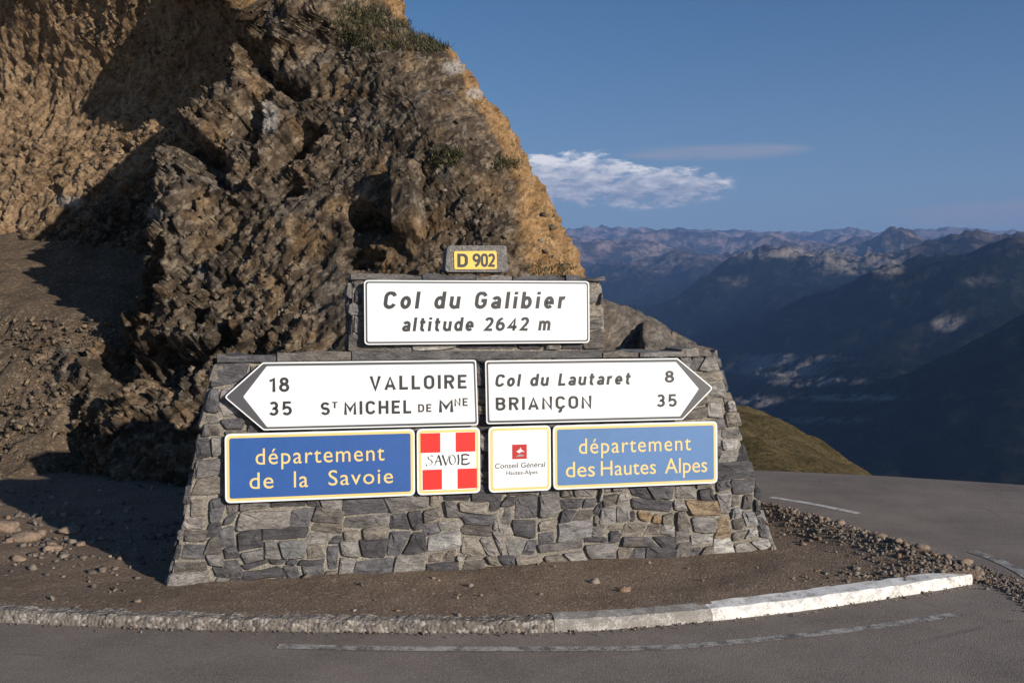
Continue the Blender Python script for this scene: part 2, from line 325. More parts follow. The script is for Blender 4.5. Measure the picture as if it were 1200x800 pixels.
# ------------------------------------------------------------------ cliff
SIL = [(455, -30), (456, 0), (466, 22), (500, 38), (522, 52), (545, 82), (553, 108), (572, 120), (588, 140), (598, 162), (612, 190), (632, 215), (645, 232), (656, 258), (666, 288), (680, 318), (690, 345)]
def yc(z): return 9.3+0.60*z
zs_, xs_ = [], []
for (px, py) in SIL[::-1]:
    k = -(ray(px, py).z/ray(px, py).y)*-1; z = (EYE+9.3*k)/(1-.6*k); zs_.append(z); xs_.append(ray(px, py).x/ray(px, py).y*yc(z))
zs_ = [-0.6]+zs_+[15.0]; xs_ = [xs_[0]+.35]+xs_+[xs_[-1]-6.5]
def corner_x(z): return np.interp(z, zs_, xs_)
def seg_step(px, py, a, b, width):
    """0..1: how far to the lower right of the line a-b (a lower left, b upper right), smooth over width"""
    ax, ay = a; bx, by = b; dx, dy = bx-ax, by-ay; l = math.hypot(dx, dy)
    d = ((px-ax)*(-dy)+(py-ay)*dx)/l
    return d
def build_cliff():
    nz, n1, n2 = 520, 700, 240
    zr = np.linspace(-0.4, 11.5, nz)
    t1 = np.linspace(0, 1, n1); t2 = np.concatenate([np.linspace(0, .36, 191)[1:], np.linspace(.36, 1, 51)[1:]])
    Z = np.repeat(zr, n1+n2); cz = corner_x(zr); kk = np.exp(-(np.arange(-70, 71)/32.)**2); kk /= kk.sum(); cs = np.convolve(np.pad(cz, 70, mode='edge'), kk, 'valid')
    T1 = np.tile(np.concatenate([t1, np.ones(n2)]), nz); T2 = np.tile(np.concatenate([np.zeros(n1), t2]), nz)
    x0 = -17.0; rr = .9; wc = sstep(.55, .98, T1); cx = np.repeat(cs, n1+n2)*(1-wc)+np.repeat(cz, n1+n2)*wc
    # front, from far left up to where the corner starts to turn
    X = x0+(cx-rr-x0)*(1-(1-T1)**1.25); Y = yc(Z)+0.30*(cx-rr-X)
    ang = np.clip(T2/.30, 0, 1)*rad(105); back = np.clip((T2-.30)/.70, 0, 1)*13.0
    isb = T2 > 0
    X = np.where(isb, cx-rr+rr*np.sin(ang)-back*.34, X); Y = np.where(isb, yc(Z)+rr*(1-np.cos(ang))+back, Y)
    V = np.stack([X, Y, Z], 1)
    px, py = project(V)
    # normals of the smooth form
    G = V.reshape(nz, n1+n2, 3); du = np.gradient(G, axis=1); dv = np.gradient(G, axis=0); Nn = np.cross(du, dv).reshape(-1, 3); Nn /= np.linalg.norm(Nn, axis=1)[:, None]+1e-9
    P = V.copy()
    # big gullies: the rock to the lower right of each line stands forward of the rock behind it
    w1 = 9*fbm(P*.55, 4)*3
    def step(a, b, depth, wid, lim):
        d = seg_step(px, py, a, b, wid)+w1
        along = ((px-a[0])*(b[0]-a[0])+(py-a[1])*(b[1]-a[1]))/((b[0]-a[0])**2+(b[1]-a[1])**2)
        m = sstep(-.25, 0.0, along)*(1-sstep(1.0, 1.35, along))
        return depth*m*np.exp(-np.clip(d, 0, None)/lim)*sstep(-wid, 0, d)*1.0 - depth*.55*m*np.exp(-np.clip(-d, 0, None)/ (lim*.45))*sstep(0, wid, -d)
    off = 0
    wz = np.stack([perlin(P*.9+3), perlin(P*.9+31), perlin(P*2.8+5), perlin(P*2.8+57), perlin(P*7+5), perlin(P*7+57)], 1)
    gx = px+16*wz[:, 0]+11*wz[:, 2]+6*wz[:, 4]; gy = py+16*wz[:, 1]+11*wz[:, 3]+6*wz[:, 5]
    def trench(a, b, ra, rb, depth, edge=9):
        ax, ay = a; dx, dy = b[0]-ax, b[1]-ay; t = np.clip(((gx-ax)*dx+(gy-ay)*dy)/(dx*dx+dy*dy), 0, 1)
        d = np.hypot(gx-ax-t*dx, gy-ay-t*dy)-(ra+(rb-ra)*t); return -depth*(1-sstep(-edge, edge, d))
    # the face left of the long diagonal lies deeper; the flank between turns away from the sun
    ML = [(100, 420), (150, 300), (185, 205), (212, 140), (258, 76), (335, 0), (430, -90), (600, -250)]
    dm = np.full(len(P), 1e9); sg = np.zeros(len(P))
    for (ax, ay), (bx, by) in zip(ML, ML[1:]):
        dx, dy = bx-ax, by-ay; t = np.clip(((gx-ax)*dx+(gy-ay)*dy)/(dx*dx+dy*dy), 0, 1); d = np.hypot(gx-ax-t*dx, gy-ay-t*dy)
        c_ = (gx-ax)*(-dy)+(gy-ay)*dx; m = d < dm; dm[m] = d[m]; sg[m] = np.sign(c_[m])
    sdm = dm*sg; off = off-3.1*sstep(-230, -10, py)*(1-sstep(225, 400, py))*(1-sstep(-42, 12, sdm)); inside = 0*sdm
    off = off+.35*np.exp(-((sdm-30)/34)**2)*(1-sstep(200, 350, py))*sstep(-190, 20, py)
    for T in [((-20, 345), (50, 300), 16, 10, .55), ((-20, 290), (60, 262), 12, 6, .4),
              ((58, 375), (88, 345), 12, 14, .6), ((92, 400), (185, 296), 18, 12, .75), ((145, 275), (172, 245), 8, 9, .5), ((110, 425), (180, 412), 14, 20, .7), ((185, 440), (262, 380), 18, 7, .65), ((272, 408), (296, 388), 6, 5, .35),
              ((290, 160), (300, 118), 9, 9, .5), ((330, 175), (362, 150), 11, 9, .5), ((215, 160), (250, 200), 10, 12, .5), ((300, 70), (350, 100), 8, 8, .4), ((130, 340), (160, 350), 7, 8, .4), ((330, 230), (350, 215), 5, 5, .3)]:
        off = off+trench(*T)
    # pocket and rib left of the top sign's number plate, another hollow under it
    pw = px+4*w1*.3; pq = py
    def hollow(cx_, cy_, wx, wy, dep, ang=0):
        ca, sa = math.cos(ang), math.sin(ang); ux = (px-cx_)*ca+(py-cy_)*sa; uy = -(px-cx_)*sa+(py-cy_)*ca
        q = np.sqrt((ux/wx)**2+(uy/wy)**2)+.25*fbm(P*2.2, 3); return -dep*(1-sstep(.75, 1.05, q))
    off = off+hollow(434, 256, 34, 17, .55, .35)+hollow(422, 301, 30, 12, .45, -.1)
    rib = sstep(466, 469, px)*(1-sstep(494, 500, px))*sstep(196, 202, py)*(1-sstep(276, 290, py)); off = off+.26*rib
    # strata frame, dipping to the left
    ca, sa = math.cos(rad(38)), math.sin(rad(38))
    Q = np.stack([P[:, 0]*ca+P[:, 2]*sa, P[:, 1], -P[:, 0]*sa+P[:, 2]*ca], 1)
    q1 = Q*np.array([.40, .8, 1.0]); wv = np.stack([perlin(P*1.1), perlin(P*1.1+7), perlin(P*1.1+13)], 1)*.35
    wf = np.stack([perlin(P*6), perlin(P*6+7), perlin(P*6+13)], 1)*.12
    q2 = Q*np.array([.55, .9, 1.15])
    det = .20*fbm(P*.5, 4)+.06*facet(q1*.9+wv, .6)+.11*facet(q1*2.6+wv+wf+4, .7)+.13*facet(q2*5.2+wv*2+wf*2+9, .8)+.075*facet(q2*10.5+wf*3, .8)+.035*facet(P*19, .8)+.06*fbm(P*6.5, 4)
    crk = perlin(Q*np.array([.8, 1.2, 3.0])+wv*2)+.5*perlin(Q*np.array([2.0, 3, 7.0])+wv*4); crk2 = perlin(q2*5+wv*3+3)
    det = det-(.24*sstep(.20, .42, crk)+.12*sstep(.25, .45, crk2))*(.2+.9*(1-sstep(200, 470, px)))
    front = 1-sstep(430, 560, px)*.35
    left = sstep(420, 200, px) if False else 1-sstep(180, 420, px)
    amp = (.40+.52*left)*(1-.5*inside)*(1-.6*rib)
    off = off+det*amp
    # smoother dirt fan at top left
    fan = (1-sstep(-55, -5, seg_step(px, py, (-20, 130), (300, -20), 1)))
    off = off-det*amp*.50*fan
    # keep the silhouette where the corner is, and lean it away from the stone monument
    off = off-.04+.17*sstep(380, 540, px)
    keep = sstep(.0, .2, T2)*(1-sstep(.5, .8, T2)); off = np.where(isb, off*(1-.1*keep), off)
    recess = .55*(1-sstep(-5.8, -4.0, V[:, 0]))*(1-sstep(1.0, 5.5, V[:, 2])); 
    off = off-recess
    V = V+Nn*(-off if Nn[0, 1] > 0 else off)[:, None]
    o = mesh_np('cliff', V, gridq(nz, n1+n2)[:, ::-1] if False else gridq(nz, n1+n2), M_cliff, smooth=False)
    px, py = project(V)
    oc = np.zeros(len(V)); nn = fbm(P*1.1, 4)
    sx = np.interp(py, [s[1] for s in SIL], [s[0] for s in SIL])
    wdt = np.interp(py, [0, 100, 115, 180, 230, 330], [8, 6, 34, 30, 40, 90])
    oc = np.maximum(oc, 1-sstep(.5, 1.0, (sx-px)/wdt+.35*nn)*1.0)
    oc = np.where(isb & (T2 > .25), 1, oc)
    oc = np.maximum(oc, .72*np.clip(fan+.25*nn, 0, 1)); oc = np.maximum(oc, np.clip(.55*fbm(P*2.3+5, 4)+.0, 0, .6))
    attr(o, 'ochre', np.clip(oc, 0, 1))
    pale = np.zeros(len(V))
    for (cx_, cy_, wx, wy) in [(532, 78, 16, 9), (556, 110, 10, 6), (78, 236, 20, 8), (180, 250, 9, 8), (310, 138, 14, 18)]:
        pale = np.maximum(pale, .8*np.clip(1.4-((px-cx_)/wx)**2-((py-cy_)/wy)**2+.8*nn, 0, 1))
    pale = np.maximum(pale, .10*np.clip(fan+.3*nn, 0, 1)); attr(o, 'pale', pale); struct(o)
    return V, px, py
cliffV, cpx, cpy = build_cliff()

# rock shoulder between the cliff and the right end of the monument
def build_shoulder():
    nx, ny = 190, 150
    xs = np.linspace(-1.2, 2.0, nx); ys = np.linspace(8.05, 13.0, ny); X, Y = np.meshgrid(xs, ys); X = X.ravel(); Y = Y.ravel()
    pxx = X/Y*F+600
    crest = interp(pxx, [(500, 440), (600, 385), (660, 345), (690, 345), (712, 352), (735, 360), (760, 368), (790, 388), (815, 400), (836, 408), (850, 418)])
    P = np.stack([X, Y, X*0], 1)
    zc = EYE+(355-crest)/F*Y; base = zc-.50*np.clip(9.3-Y, 0, 9)**1.15-.35*np.clip(Y-9.3, 0, 9)
    dent = .28*(1-sstep(.6, 1.1, np.hypot((pxx-722)/24, (Y-8.75)/.45)))
    z = np.minimum(base, zc)+.035*fbm(P*2.2, 4)+.03*facet(P*3.5, .7)+.018*facet(P*10, .7)-dent*0
    z = z-.10*np.clip(pxx+3*fbm(P*4, 3)-838, 0, 60)
    z = z-.30*sstep(690, 706, pxx+6*perlin(P*5))*(1-sstep(750, 755, pxx+5*perlin(P*5)))*(1-sstep(8.95, 9.15, Y+.2*perlin(P*3)))  # added hollow, its steep right wall shaped to throw a shadow patch
    z = np.maximum(z, -.3)
    V = np.stack([X+.05*fbm(P*3+4, 3), Y, z], 1); o = mesh_np('rock_shoulder', V, gridq(ny, nx), M_cliff, smooth=False)
    attr(o, 'ochre', np.clip(.2*fbm(P*2, 3), 0, 1)); attr(o, 'pale', X*0+.22); struct(o)
build_shoulder()

# scree fan at the foot of the cliff, left
def build_scree():
    nx, ny = 420, 150
    xs = np.linspace(-21, -3.4, nx); ys = np.linspace(10.6, 20, ny); X, Y = np.meshgrid(xs, ys); X = X.ravel(); Y = Y.ravel(); P = np.stack([X, Y, X*0], 1)
    tt = .95*(Y-11.35-.34*np.clip(-6-X, 0, 20)); z = .5*(tt+np.sqrt(tt*tt+.22))-.03-np.clip(X+5.45, 0, 9)**1.2*.9+.12*fbm(P*.8, 4)+.06*facet(P*3.5, .8)+.03*facet(P*11, .8); z = z-.3*(1-sstep(10.6, 10.75, Y))
    z = np.maximum(np.minimum(z, 1.70+.34*(Y-13.2)+.10*perlin(P*1.7)), -.3); o = mesh_np('scree_slope', np.stack([X, Y, z], 1), gridq(ny, nx), M_scree, smooth=False); struct(o)
build_scree()

# ------------------------------------------------------------------ road, verge, hillside
KERB = [(-160, 716), (0, 729), (150, 735), (300, 739), (450, 741), (560, 741.5), (650, 740.5), (740, 736), (830, 728), (930, 717), (1010, 706), (1080, 695), (1140, 684)]
kerb_pts = [ground(*p) for p in KERB]; kerb_pts = [Vector((-14, kerb_pts[0].y+1.9, 0)), Vector((-7, kerb_pts[0].y+.55, 0))]+kerb_pts
def catmull(pts, n):
    out = []; Pn = [pts[0]*2-pts[1]]+list(pts)+[pts[-1]*2-pts[-2]]
    for i in range(1, len(Pn)-2):
        for k in range(n):
            t = k/n; a, b, c, d = Pn[i-1:i+3]
            out.append(.5*((2*b)+(c-a)*t+(2*a-5*b+4*c-d)*t*t+(3*b-a-3*c+d)*t**3))
    out.append(Pn[-2]); return out
kl = catmull(kerb_pts, 10)
ISL = [(p.x, p.y) for p in kl]+[tuple(ground(*q)[:2]) for q in [(1176, 690), (1162, 676), (1125, 664), (1080, 653), (1000, 627), (940, 609), (888, 597)]]+[(2.05, 10.2), (1.6, 14), (1, 25), (-25, 25), (-25, 9)]
def island_sd(X, Y):
    P = np.array(ISL); n = len(P); d = np.full(len(X), 1e9); inside = np.zeros(len(X), bool)
    for i in range(n):
        a = P[i]; b = P[(i+1) % n]; e = b-a; wx = X-a[0]; wy = Y-a[1]; t = np.clip((wx*e[0]+wy*e[1])/(e@e+1e-12), 0, 1)
        d = np.minimum(d, np.hypot(wx-t*e[0], wy-t*e[1]))
        c = ((a[1] > Y) != (b[1] > Y)) & (X < (b[0]-a[0])*(Y-a[1])/(b[1]-a[1]+1e-15)+a[0]); inside ^= c
    return np.where(inside, d, -d)
def verge_h(X, Y):
    P = np.stack([X, Y, X*0], 1); s = island_sd(X, Y)+.05*fbm(P*3, 4)*sstep(1.9, 2.6, X)
    berm = sstep(1.75, 2.5, X)*sstep(6.8, 7.6, Y)*np.exp(-((s-.26)/.22)**2)*.075
    return -.05+sstep(-.05, .12, s)*.105-.030*sstep(.15, 1.0, s)+berm+.018*fbm(P*1.3, 4)+.002*facet(P*9, .8)*sstep(0, .1, s)
def build_verge():
    for (x0, x1, y0, y1, st) in [(-7.5, 4.0, 5.5, 11.2, .028)]:
        nx = int((x1-x0)/st); ny = int((y1-y0)/st)
        X, Y = np.meshgrid(np.linspace(x0, x1, nx), np.linspace(y0, y1, ny)); X = X.ravel(); Y = Y.ravel()
        V = np.stack([X, Y, verge_h(X, Y)], 1); struct(mesh_np('gravel_verge', V, gridq(ny, nx), M_dirt, smooth=True))
    X, Y = np.meshgrid(np.linspace(-24, -7.45, 120), np.linspace(6.8, 22, 90)); X = X.ravel(); Y = Y.ravel()
    struct(mesh_np('gravel_verge', np.stack([X, Y, verge_h(X, Y)-.01], 1), gridq(90, 120), M_dirt))
build_verge()
# road sheet
FAR = [(-30, 15), (0, 12.6), (2.3, 11.75), (3.2, 11.55), (4.2, 11.25), (5.4, 10.75), (7, 9.9), (10, 8), (14, 5), (20, 0), (30, -10)]
def build_road():
    xs = np.linspace(-30, 30, 241); top = np.interp(xs, [p[0] for p in FAR], [p[1] for p in FAR]); V = []
    ts = np.concatenate([np.linspace(0, .75, 60), np.linspace(.75, 1, 50)[1:]]); 
    for t in ts:
        y = -30+(top+30)*t
        V.append(np.stack([xs, y, 0*xs-.02*np.clip((t-.985)/.015, 0, 1)], 1))
    V = np.concatenate(V); V[:, 2] += .0005*fbm(np.stack([V[:, 0], V[:, 1], V[:, 0]*0], 1)*.6, 2)-.001
    struct(mesh_np('road', V, gridq(len(ts), len(xs)), M_asphalt))
build_road()
def ribbon(name, pts, w, mat_, z=.006, parent=None):
    V = []; Fc = []
    for i, p in enumerate(pts):
        a = pts[max(i-1, 0)]; b = pts[min(i+1, len(pts)-1)]; t = (b-a); t.z = 0; t.normalize(); n = Vector((-t.y, t.x, 0))
        ww = w*(1 if not callable(w) else 1) if not callable(w) else w(i/(len(pts)-1))
        V += [p+n*ww/2+Vector((0, 0, z)), p-n*ww/2+Vector((0, 0, z))]
        if i: k = 2*i; Fc.append((k-2, k-1, k+1, k))
    return struct(mesh_from(name, V, Fc, mat_))
ribbon('road_marking', catmull([ground(*p) for p in [(903, 582.5), (950, 590), (1006, 601.5)]], 8), .085, M_line, .0025)
ribbon('road_marking', catmull([ground(*p) for p in [(1140, 646), (1168, 656), (1200, 672), (1240, 700), (1265, 730)]], 8), .10, M_line_old, .0025)
ribbon('road_marking', catmull([ground(*p) for p in [(325, 757), (450, 759.5), (560, 760), (680, 760), (790, 758), (870, 751), (960, 742), (1040, 732), (1118, 720)]], 8), .075, M_line_old, .0025)

# hillside beyond the road
def hill_material():
    m, nt, b = mat('alpine_turf'); g = N(nt, 'ShaderNodeNewGeometry'); P = g.outputs['Position']
    mp = N(nt, 'ShaderNodeMapping'); mp.inputs['Scale'].default_value = (.5, .5, 2.5); mp.inputs['Rotation'].default_value = (0, rad(-20), 0); L(nt, P, mp.inputs[0])
    a = NOISE(nt, mp.outputs[0], .9, 8, .65); f = NOISE(nt, P, 9, 6, .7)
    c = MIX(nt, RAMP(nt, a, [(.38, 0.0), (.62, 1.0)]), (.095, .072, .032), (.185, .135, .070)); c = MIX(nt, RAMP(nt, f, [(.4, .7), (.55, 0.0)]), c, (.035, .036, .014))
    L(nt, c, b.inputs['Base Color']); b.inputs['Roughness'].default_value = 1; b.inputs['Specular IOR Level'].default_value = .05; bump(nt, b, f, .8, .12); return m
M_turf = hill_material()
def build_hill():
    nx, ny = 400, 200
    xs = np.linspace(-40, 40, nx); t = np.linspace(0, 1, ny); X = np.tile(xs, ny); T = np.repeat(t, nx)
    f = np.interp(X, [p[0] for p in FAR]+[41], [p[1]-.5 for p in FAR]+[-21]); Y = f+T*T*(110-f)*1.0
    hpx = 600+X/Y*F; zc = EYE+(355-interp(hpx, [(-900, 200), (300, 330), (600, 388), (800, 452), (845, 470), (900, 489), (960, 516), (1030, 559), (1100, 612), (1300, 760), (2200, 1300)]))*30/F
    k = np.clip((Y-f-.5)/(30-f), 0, 1); P = np.stack([X, Y, X*0], 1)
    z = -.20+(zc+.20)*k-.75*np.clip(Y-30, 0, None)+.22*fbm(P*.35, 4)*np.clip(k*4, 0, 1)+.10*fbm(P*1.6, 4)*np.clip(k*6, 0, 1)
    struct(mesh_np('grassy_hillside', np.stack([X, Y, z], 1), gridq(ny, nx), M_turf))
build_hill()

# ------------------------------------------------------------------ stone monument
YAW = math.atan(1167/5325.0); BAT = rad(2.0)
P0 = ground(550, 668)
MW = Matrix.Translation(P0) @ Matrix.Rotation(YAW, 4, 'Z')              # monument frame: x along wall, -y out, z up
MF = MW @ Matrix.Rotation(-BAT, 4, 'X')                                  # face frame (leans back)
MFi = MF.inverted()
def uv(px, py, off=0.0):
    """pixel -> (u, v) on the plane y=-off of the face frame"""
    o = MFi @ Vector((0, 0, EYE)); d = MFi.to_3x3() @ ray(px, py); t = (-off-o.y)/d.y; p = o+d*t; return (p.x, p.z)
def clip_poly(poly, n, c):
    out = []
    for i in range(len(poly)):
        a, b = poly[i], poly[(i+1) % len(poly)]; da = n[0]*a[0]+n[1]*a[1]-c; db = n[0]*b[0]+n[1]*b[1]-c
        if da <= 0: out.append(a)
        if (da < 0) != (db < 0) and abs(da-db) > 1e-12:
            t = da/(da-db); out.append((a[0]+(b[0]-a[0])*t, a[1]+(b[1]-a[1])*t))
    return out
def area(p): return .5*sum(p[i][0]*p[(i+1) % len(p)][1]-p[(i+1) % len(p)][0]*p[i][1] for i in range(len(p)))
def voronoi(seeds, region, sx=1.0):
    """cells of seeds clipped to a convex region; sx flattens the metric so that stones are longer than tall"""
    S = [(s[0]*sx, s[1]) for s in seeds]; cells = []
    for i, s in enumerate(S):
        poly = [(p[0]*sx, p[1]) for p in region]
        near = sorted((j for j in range(len(S)) if j != i), key=lambda j: (S[j][0]-s[0])**2+(S[j][1]-s[1])**2)[:18]
        for j in near:
            q = S[j]; n = (q[0]-s[0], q[1]-s[1]); c = (q[0]**2+q[1]**2-s[0]**2-s[1]**2)/2
            poly = clip_poly(poly, n, c)
            if len(poly) < 3: break
        cells.append([(p[0]/sx, p[1]) for p in poly] if len(poly) >= 3 else None)
    return cells
def shrink(poly, d):
    if area(poly) < 0: poly = poly[::-1]
    out = list(poly)
    for i in range(len(poly)):
        a, b = poly[i], poly[(i+1) % len(poly)]; ex, ey = b[0]-a[0], b[1]-a[1]; l = math.hypot(ex, ey)
        if l < 1e-6: continue
        n = (ey/l, -ex/l); out = clip_poly(out, n, n[0]*a[0]+n[1]*a[1]-d)
        if len(out) < 3: return None
    return out
def rough_outline(poly, rnd, amp, cut=.022):
    pts = []; n = len(poly)
    for i in range(n):
        p, a, b = poly[i], poly[i-1], poly[(i+1) % n]
        la = math.hypot(a[0]-p[0], a[1]-p[1]); lb = math.hypot(b[0]-p[0], b[1]-p[1])
        if la < .012: continue
        ca = min(cut*rnd.uniform(.4, 1.5), la*.35); cb = min(cut*rnd.uniform(.4, 1.5), lb*.35)
        pts.append((p[0]+(a[0]-p[0])*ca/la, p[1]+(a[1]-p[1])*ca/la)); pts.append((p[0]+(b[0]-p[0])*cb/max(lb, 1e-6), p[1]+(b[1]-p[1])*cb/max(lb, 1e-6)))
        if lb > .14: pts.append((p[0]+(b[0]-p[0])*.5+rnd.uniform(-amp, amp), p[1]+(b[1]-p[1])*.5+rnd.uniform(-amp, amp)))
    return pts
def stone_mesh(poly, rnd, proud, thick=.09, to3=None):
    """a block whose front is broken into facets; poly in face coordinates, front towards -y"""
    o = rough_outline(poly, rnd, .006, .013); n = len(o)
    if n < 3: return None
    cx = sum(p[0] for p in o)/n; cy = sum(p[1] for p in o)/n; V = []; Fc = []
    def ring(s, y, j): 
        for p in o: V.append((cx+(p[0]-cx)*s+rnd.uniform(-j, j), y+rnd.uniform(-j, j)*1.2, cy+(p[1]-cy)*s+rnd.uniform(-j, j)))
    ring(1.0, thick, 0); ring(1.0, -proud*.35, .003); ring(.93, -proud, .004); ring(.55, -proud-.006, .007)
    tx, tz = rnd.uniform(-.07, .07), rnd.uniform(-.07, .07)
    for i in range(n, 4*n): v = V[i]; V[i] = (v[0], v[1]+(v[0]-cx)*tx+(v[2]-cy)*tz, v[2])
    V.append((cx+rnd.uniform(-.02, .02), -proud-rnd.uniform(.0, .014), cy+rnd.uniform(-.01, .01)))
    for r in range(3):
        for i in range(n):
            j = (i+1) % n; Fc.append((r*n+i, r*n+j, (r+1)*n+j, (r+1)*n+i))
    for i in range(n): Fc.append((3*n+i, 3*n+(i+1) % n, 4*n))
    if to3: V = [to3(*v) for v in V]
    me = bpy.data.meshes.new('stone'); me.from_pydata(V, [], Fc); me.materials.append(M_stone); me.update(); return me
# outline of the face
uL0, _ = uv(196, 672); uR0, _ = uv(906, 660); uL1, vT = uv(256, 412); uR1, vT2 = uv(838, 411)
vT = (vT+vT2)/2; VB = -.12
uA, vTop = uv(411, 321); uB, vTop2 = uv(704, 322); vTop = (vTop+vTop2)/2
kL = (uL1-uL0)/vT; kR = (uR1-uR0)/vT
xl = lambda v: uL0+kL*v; xr = lambda v: uR0+kR*v
mon = empty('stone_monument', MW, 'drystone-look mortared stone monument with a stepped top carrying all the road signs', 'monument')
ROTF = Matrix.Rotation(-BAT, 4, 'X')
PALETTE = [(.150, .146, .156), (.105, .102, .110), (.20, .19, .185), (.26, .25, .24), (.18, .165, .15), (.095, .092, .100), (.24, .215, .185), (.34, .325, .305), (.14, .14, .15), (.29, .26, .225)]
HINT = [((522, 636), (.40, .40, .39)), ((760, 600), (.34, .245, .15)), ((826, 592), (.33, .25, .165)), ((850, 633), (.52, .51, .48)), ((889, 632), (.50, .49, .47)), ((570, 634), (.33, .31, .30)),
        ((548, 598), (.36, .33, .29)), ((765, 600), (.33, .24, .15)), ((720, 600), (.30, .29, .28)), ((845, 618), (.36, .28, .19)), ((495, 412), (.34, .29, .23)), ((522, 411), (.50, .48, .45)), ((463, 412), (.26, .25, .25)),
        ((860, 520), (.42, .41, .40)), ((845, 585), (.34, .33, .32)), ((230, 605), (.36, .33, .30)), ((612, 632), (.28, .27, .26)), ((680, 625), (.30, .29, .29)), ((710, 640), (.26, .25, .245)), ((345, 640), (.22, .225, .225)),
        ((818, 402), (.38, .35, .31)), ((752, 411), (.42, .39, .35)), ((640, 412), (.27, .25, .235)), ((700, 390), (.50, .47, .41)), ((845, 480), (.40, .38, .36)), ((870, 600), (.33, .33, .33)), ((320, 612), (.30, .28, .26)), ((420, 585), (.13, .13, .145)), ((510, 583), (.36, .32, .27))]
HUV = [(uv(*p), c) for p, c in HINT]
def stone_color(u, v, rnd):
    for (q, c) in HUV:
        if abs(q[0]-u) < .10 and abs(q[1]-v) < .055: return c
    c = rnd.choice(PALETTE); k = rnd.uniform(.85, 1.15); return tuple(x*k for x in c)
rnd = random.Random(21)
def tint(me, col):
    a = me.attributes.new('tint', 'FLOAT_COLOR', 'POINT')
    a.data.foreach_set('color', [*col, 1]*len(me.vertices))
def add_stone(me, col, rot=True):
    tint(me, col)
    o = bpy.data.objects.new('stone', me); COL.objects.link(o); o.parent = mon
    if rot: o.matrix_local = ROTF
    return o
def warp(u, v):
    return (u+.022*math.sin(3.1*u+7.3*v+1)+.016*math.sin(9.7*u-13*v), v+.016*math.sin(5.2*u+2.0)+.012*math.sin(13.7*u+6*v+1.3)+.006*math.sin(29*u-17*v))
def masonry(u0, u1, v0, v1, du, dv, pins=()):
    """random-sized blocks packed without running joints; returns quads with uneven corners"""
    nu = int((u1-u0)/du); nv = int((v1-v0)/dv); G = [[0]*nu for _ in range(nv)]; out = []
    def place(i, j, w, h):
        for y in range(j, j+h):
            for x in range(i, i+w): G[y][x] = 1
        a, b, c, d = u0+i*du, u0+(i+w)*du, v0+j*dv, v0+(j+h)*dv; q = .030
        P_ = [warp(a, c), warp(b, c), warp(b, d), warp(a, d)]
        r_ = lambda: rnd.uniform(-q, q)*.62
        P_ = [(p[0]+r_()*1.2, p[1]+r_()*.5) for p in P_]
        if rnd.random() < .38 and w > 3:      # split by a slanting joint
            t = rnd.uniform(.35, .65); sl = rnd.uniform(-.16, .16)
            m0 = tuple(P_[0][k]+(P_[1][k]-P_[0][k])*(t+sl) for k in (0, 1)); m1 = tuple(P_[3][k]+(P_[2][k]-P_[3][k])*(t-sl) for k in (0, 1))
            out.append([P_[0], m0, m1, P_[3]]); out.append([m0, P_[1], P_[2], m1])
        else: out.append(P_)
    for (pu, pv, w, h) in pins:
        i = int((pu-u0)/du-w/2); j = int((pv-v0)/dv-h/2)
        if 0 <= i and i+w <= nu and 0 <= j and j+h <= nv and not any(G[y][x] for y in range(j, j+h) for x in range(i, i+w)): place(i, j, w, h)
    for j in range(nv):
        for i in range(nu):
            if G[j][i]: continue
            w = rnd.choice([2, 3, 4, 4, 5, 5, 6, 7]); h = rnd.choice([2, 2, 2, 3, 3, 4])
            if w > 5: h = min(h, 3)
            ww = 0
            while ww < w and i+ww < nu and not G[j][i+ww]: ww += 1
            if i+ww < nu and not G[j][i+ww] and (i+ww+1 >= nu or G[j][i+ww+1]): ww += 1
            h = min(h, nv-j); hh = 1
            while hh < h and all(not G[j+hh][x] for x in range(i, i+ww)): hh += 1
            if hh == 1 and ww > 4: ww = rnd.choice([3, 4])
            place(i, j, ww, hh)
    return out
def fill_blocks(poly, blocks, gap, add, y_lo=.012, y_hi=.048):
    R_ = poly if area(poly) > 0 else poly[::-1]
    for q in blocks:
        if area(q) < 0: q = q[::-1]
        c = list(q)
        for i in range(len(R_)):
            a, b = R_[i], R_[(i+1) % len(R_)]; ex, ey = b[0]-a[0], b[1]-a[1]; l = math.hypot(ex, ey); n = (ey/l, -ex/l)
            c = clip_poly(c, n, n[0]*a[0]+n[1]*a[1]+(rnd.uniform(-.018, .040) if abs(ex) < abs(ey) else 0))
            if len(c) < 3: break
        if len(c) < 3: continue
        c = shrink(c, gap*rnd.uniform(.6, 1.6))
        if not c or area(c) < .0016: continue
        add(c, rnd.uniform(y_lo, y_hi))
# lower body (between corner stones), upper body
eps = .0
low_poly = [(xl(VB), VB), (xr(VB), VB), (xr(vT-.055), vT-.055), (xl(vT-.055), vT-.055)]
def add_front(c, proud):
    cu = sum(p[0] for p in c)/len(c); cv = sum(p[1] for p in c)/len(c)
    if cv < -.09: return
    me = stone_mesh(c, rnd, proud)
    if me: add_stone(me, stone_color(cu, cv, rnd))
PINS = [(522, 634, 5, 3), (568, 634, 5, 3), (614, 632, 5, 3), (760, 601, 4, 2), (826, 592, 5, 3), (850, 632, 3, 3), (720, 601, 4, 3), (345, 638, 6, 3), (680, 620, 5, 3), (710, 642, 5, 3)]
pins = [(*uv(a, b), w, h) for a, b, w, h in PINS]
fill_blocks(low_poly, masonry(uL0-.1, uR0+.1, VB, vT+.02, .053, .044, pins), .0042, add_front, .008, .036)
up_poly = [(uA, vT+.003), (uB, vT+.003), (uB-.01, vTop-.045), (uA+.01, vTop-.045)]
fill_blocks(up_poly, masonry(uA-.05, uB+.1, vT, vTop, .055, .045), .0042, add_front, .008, .034)
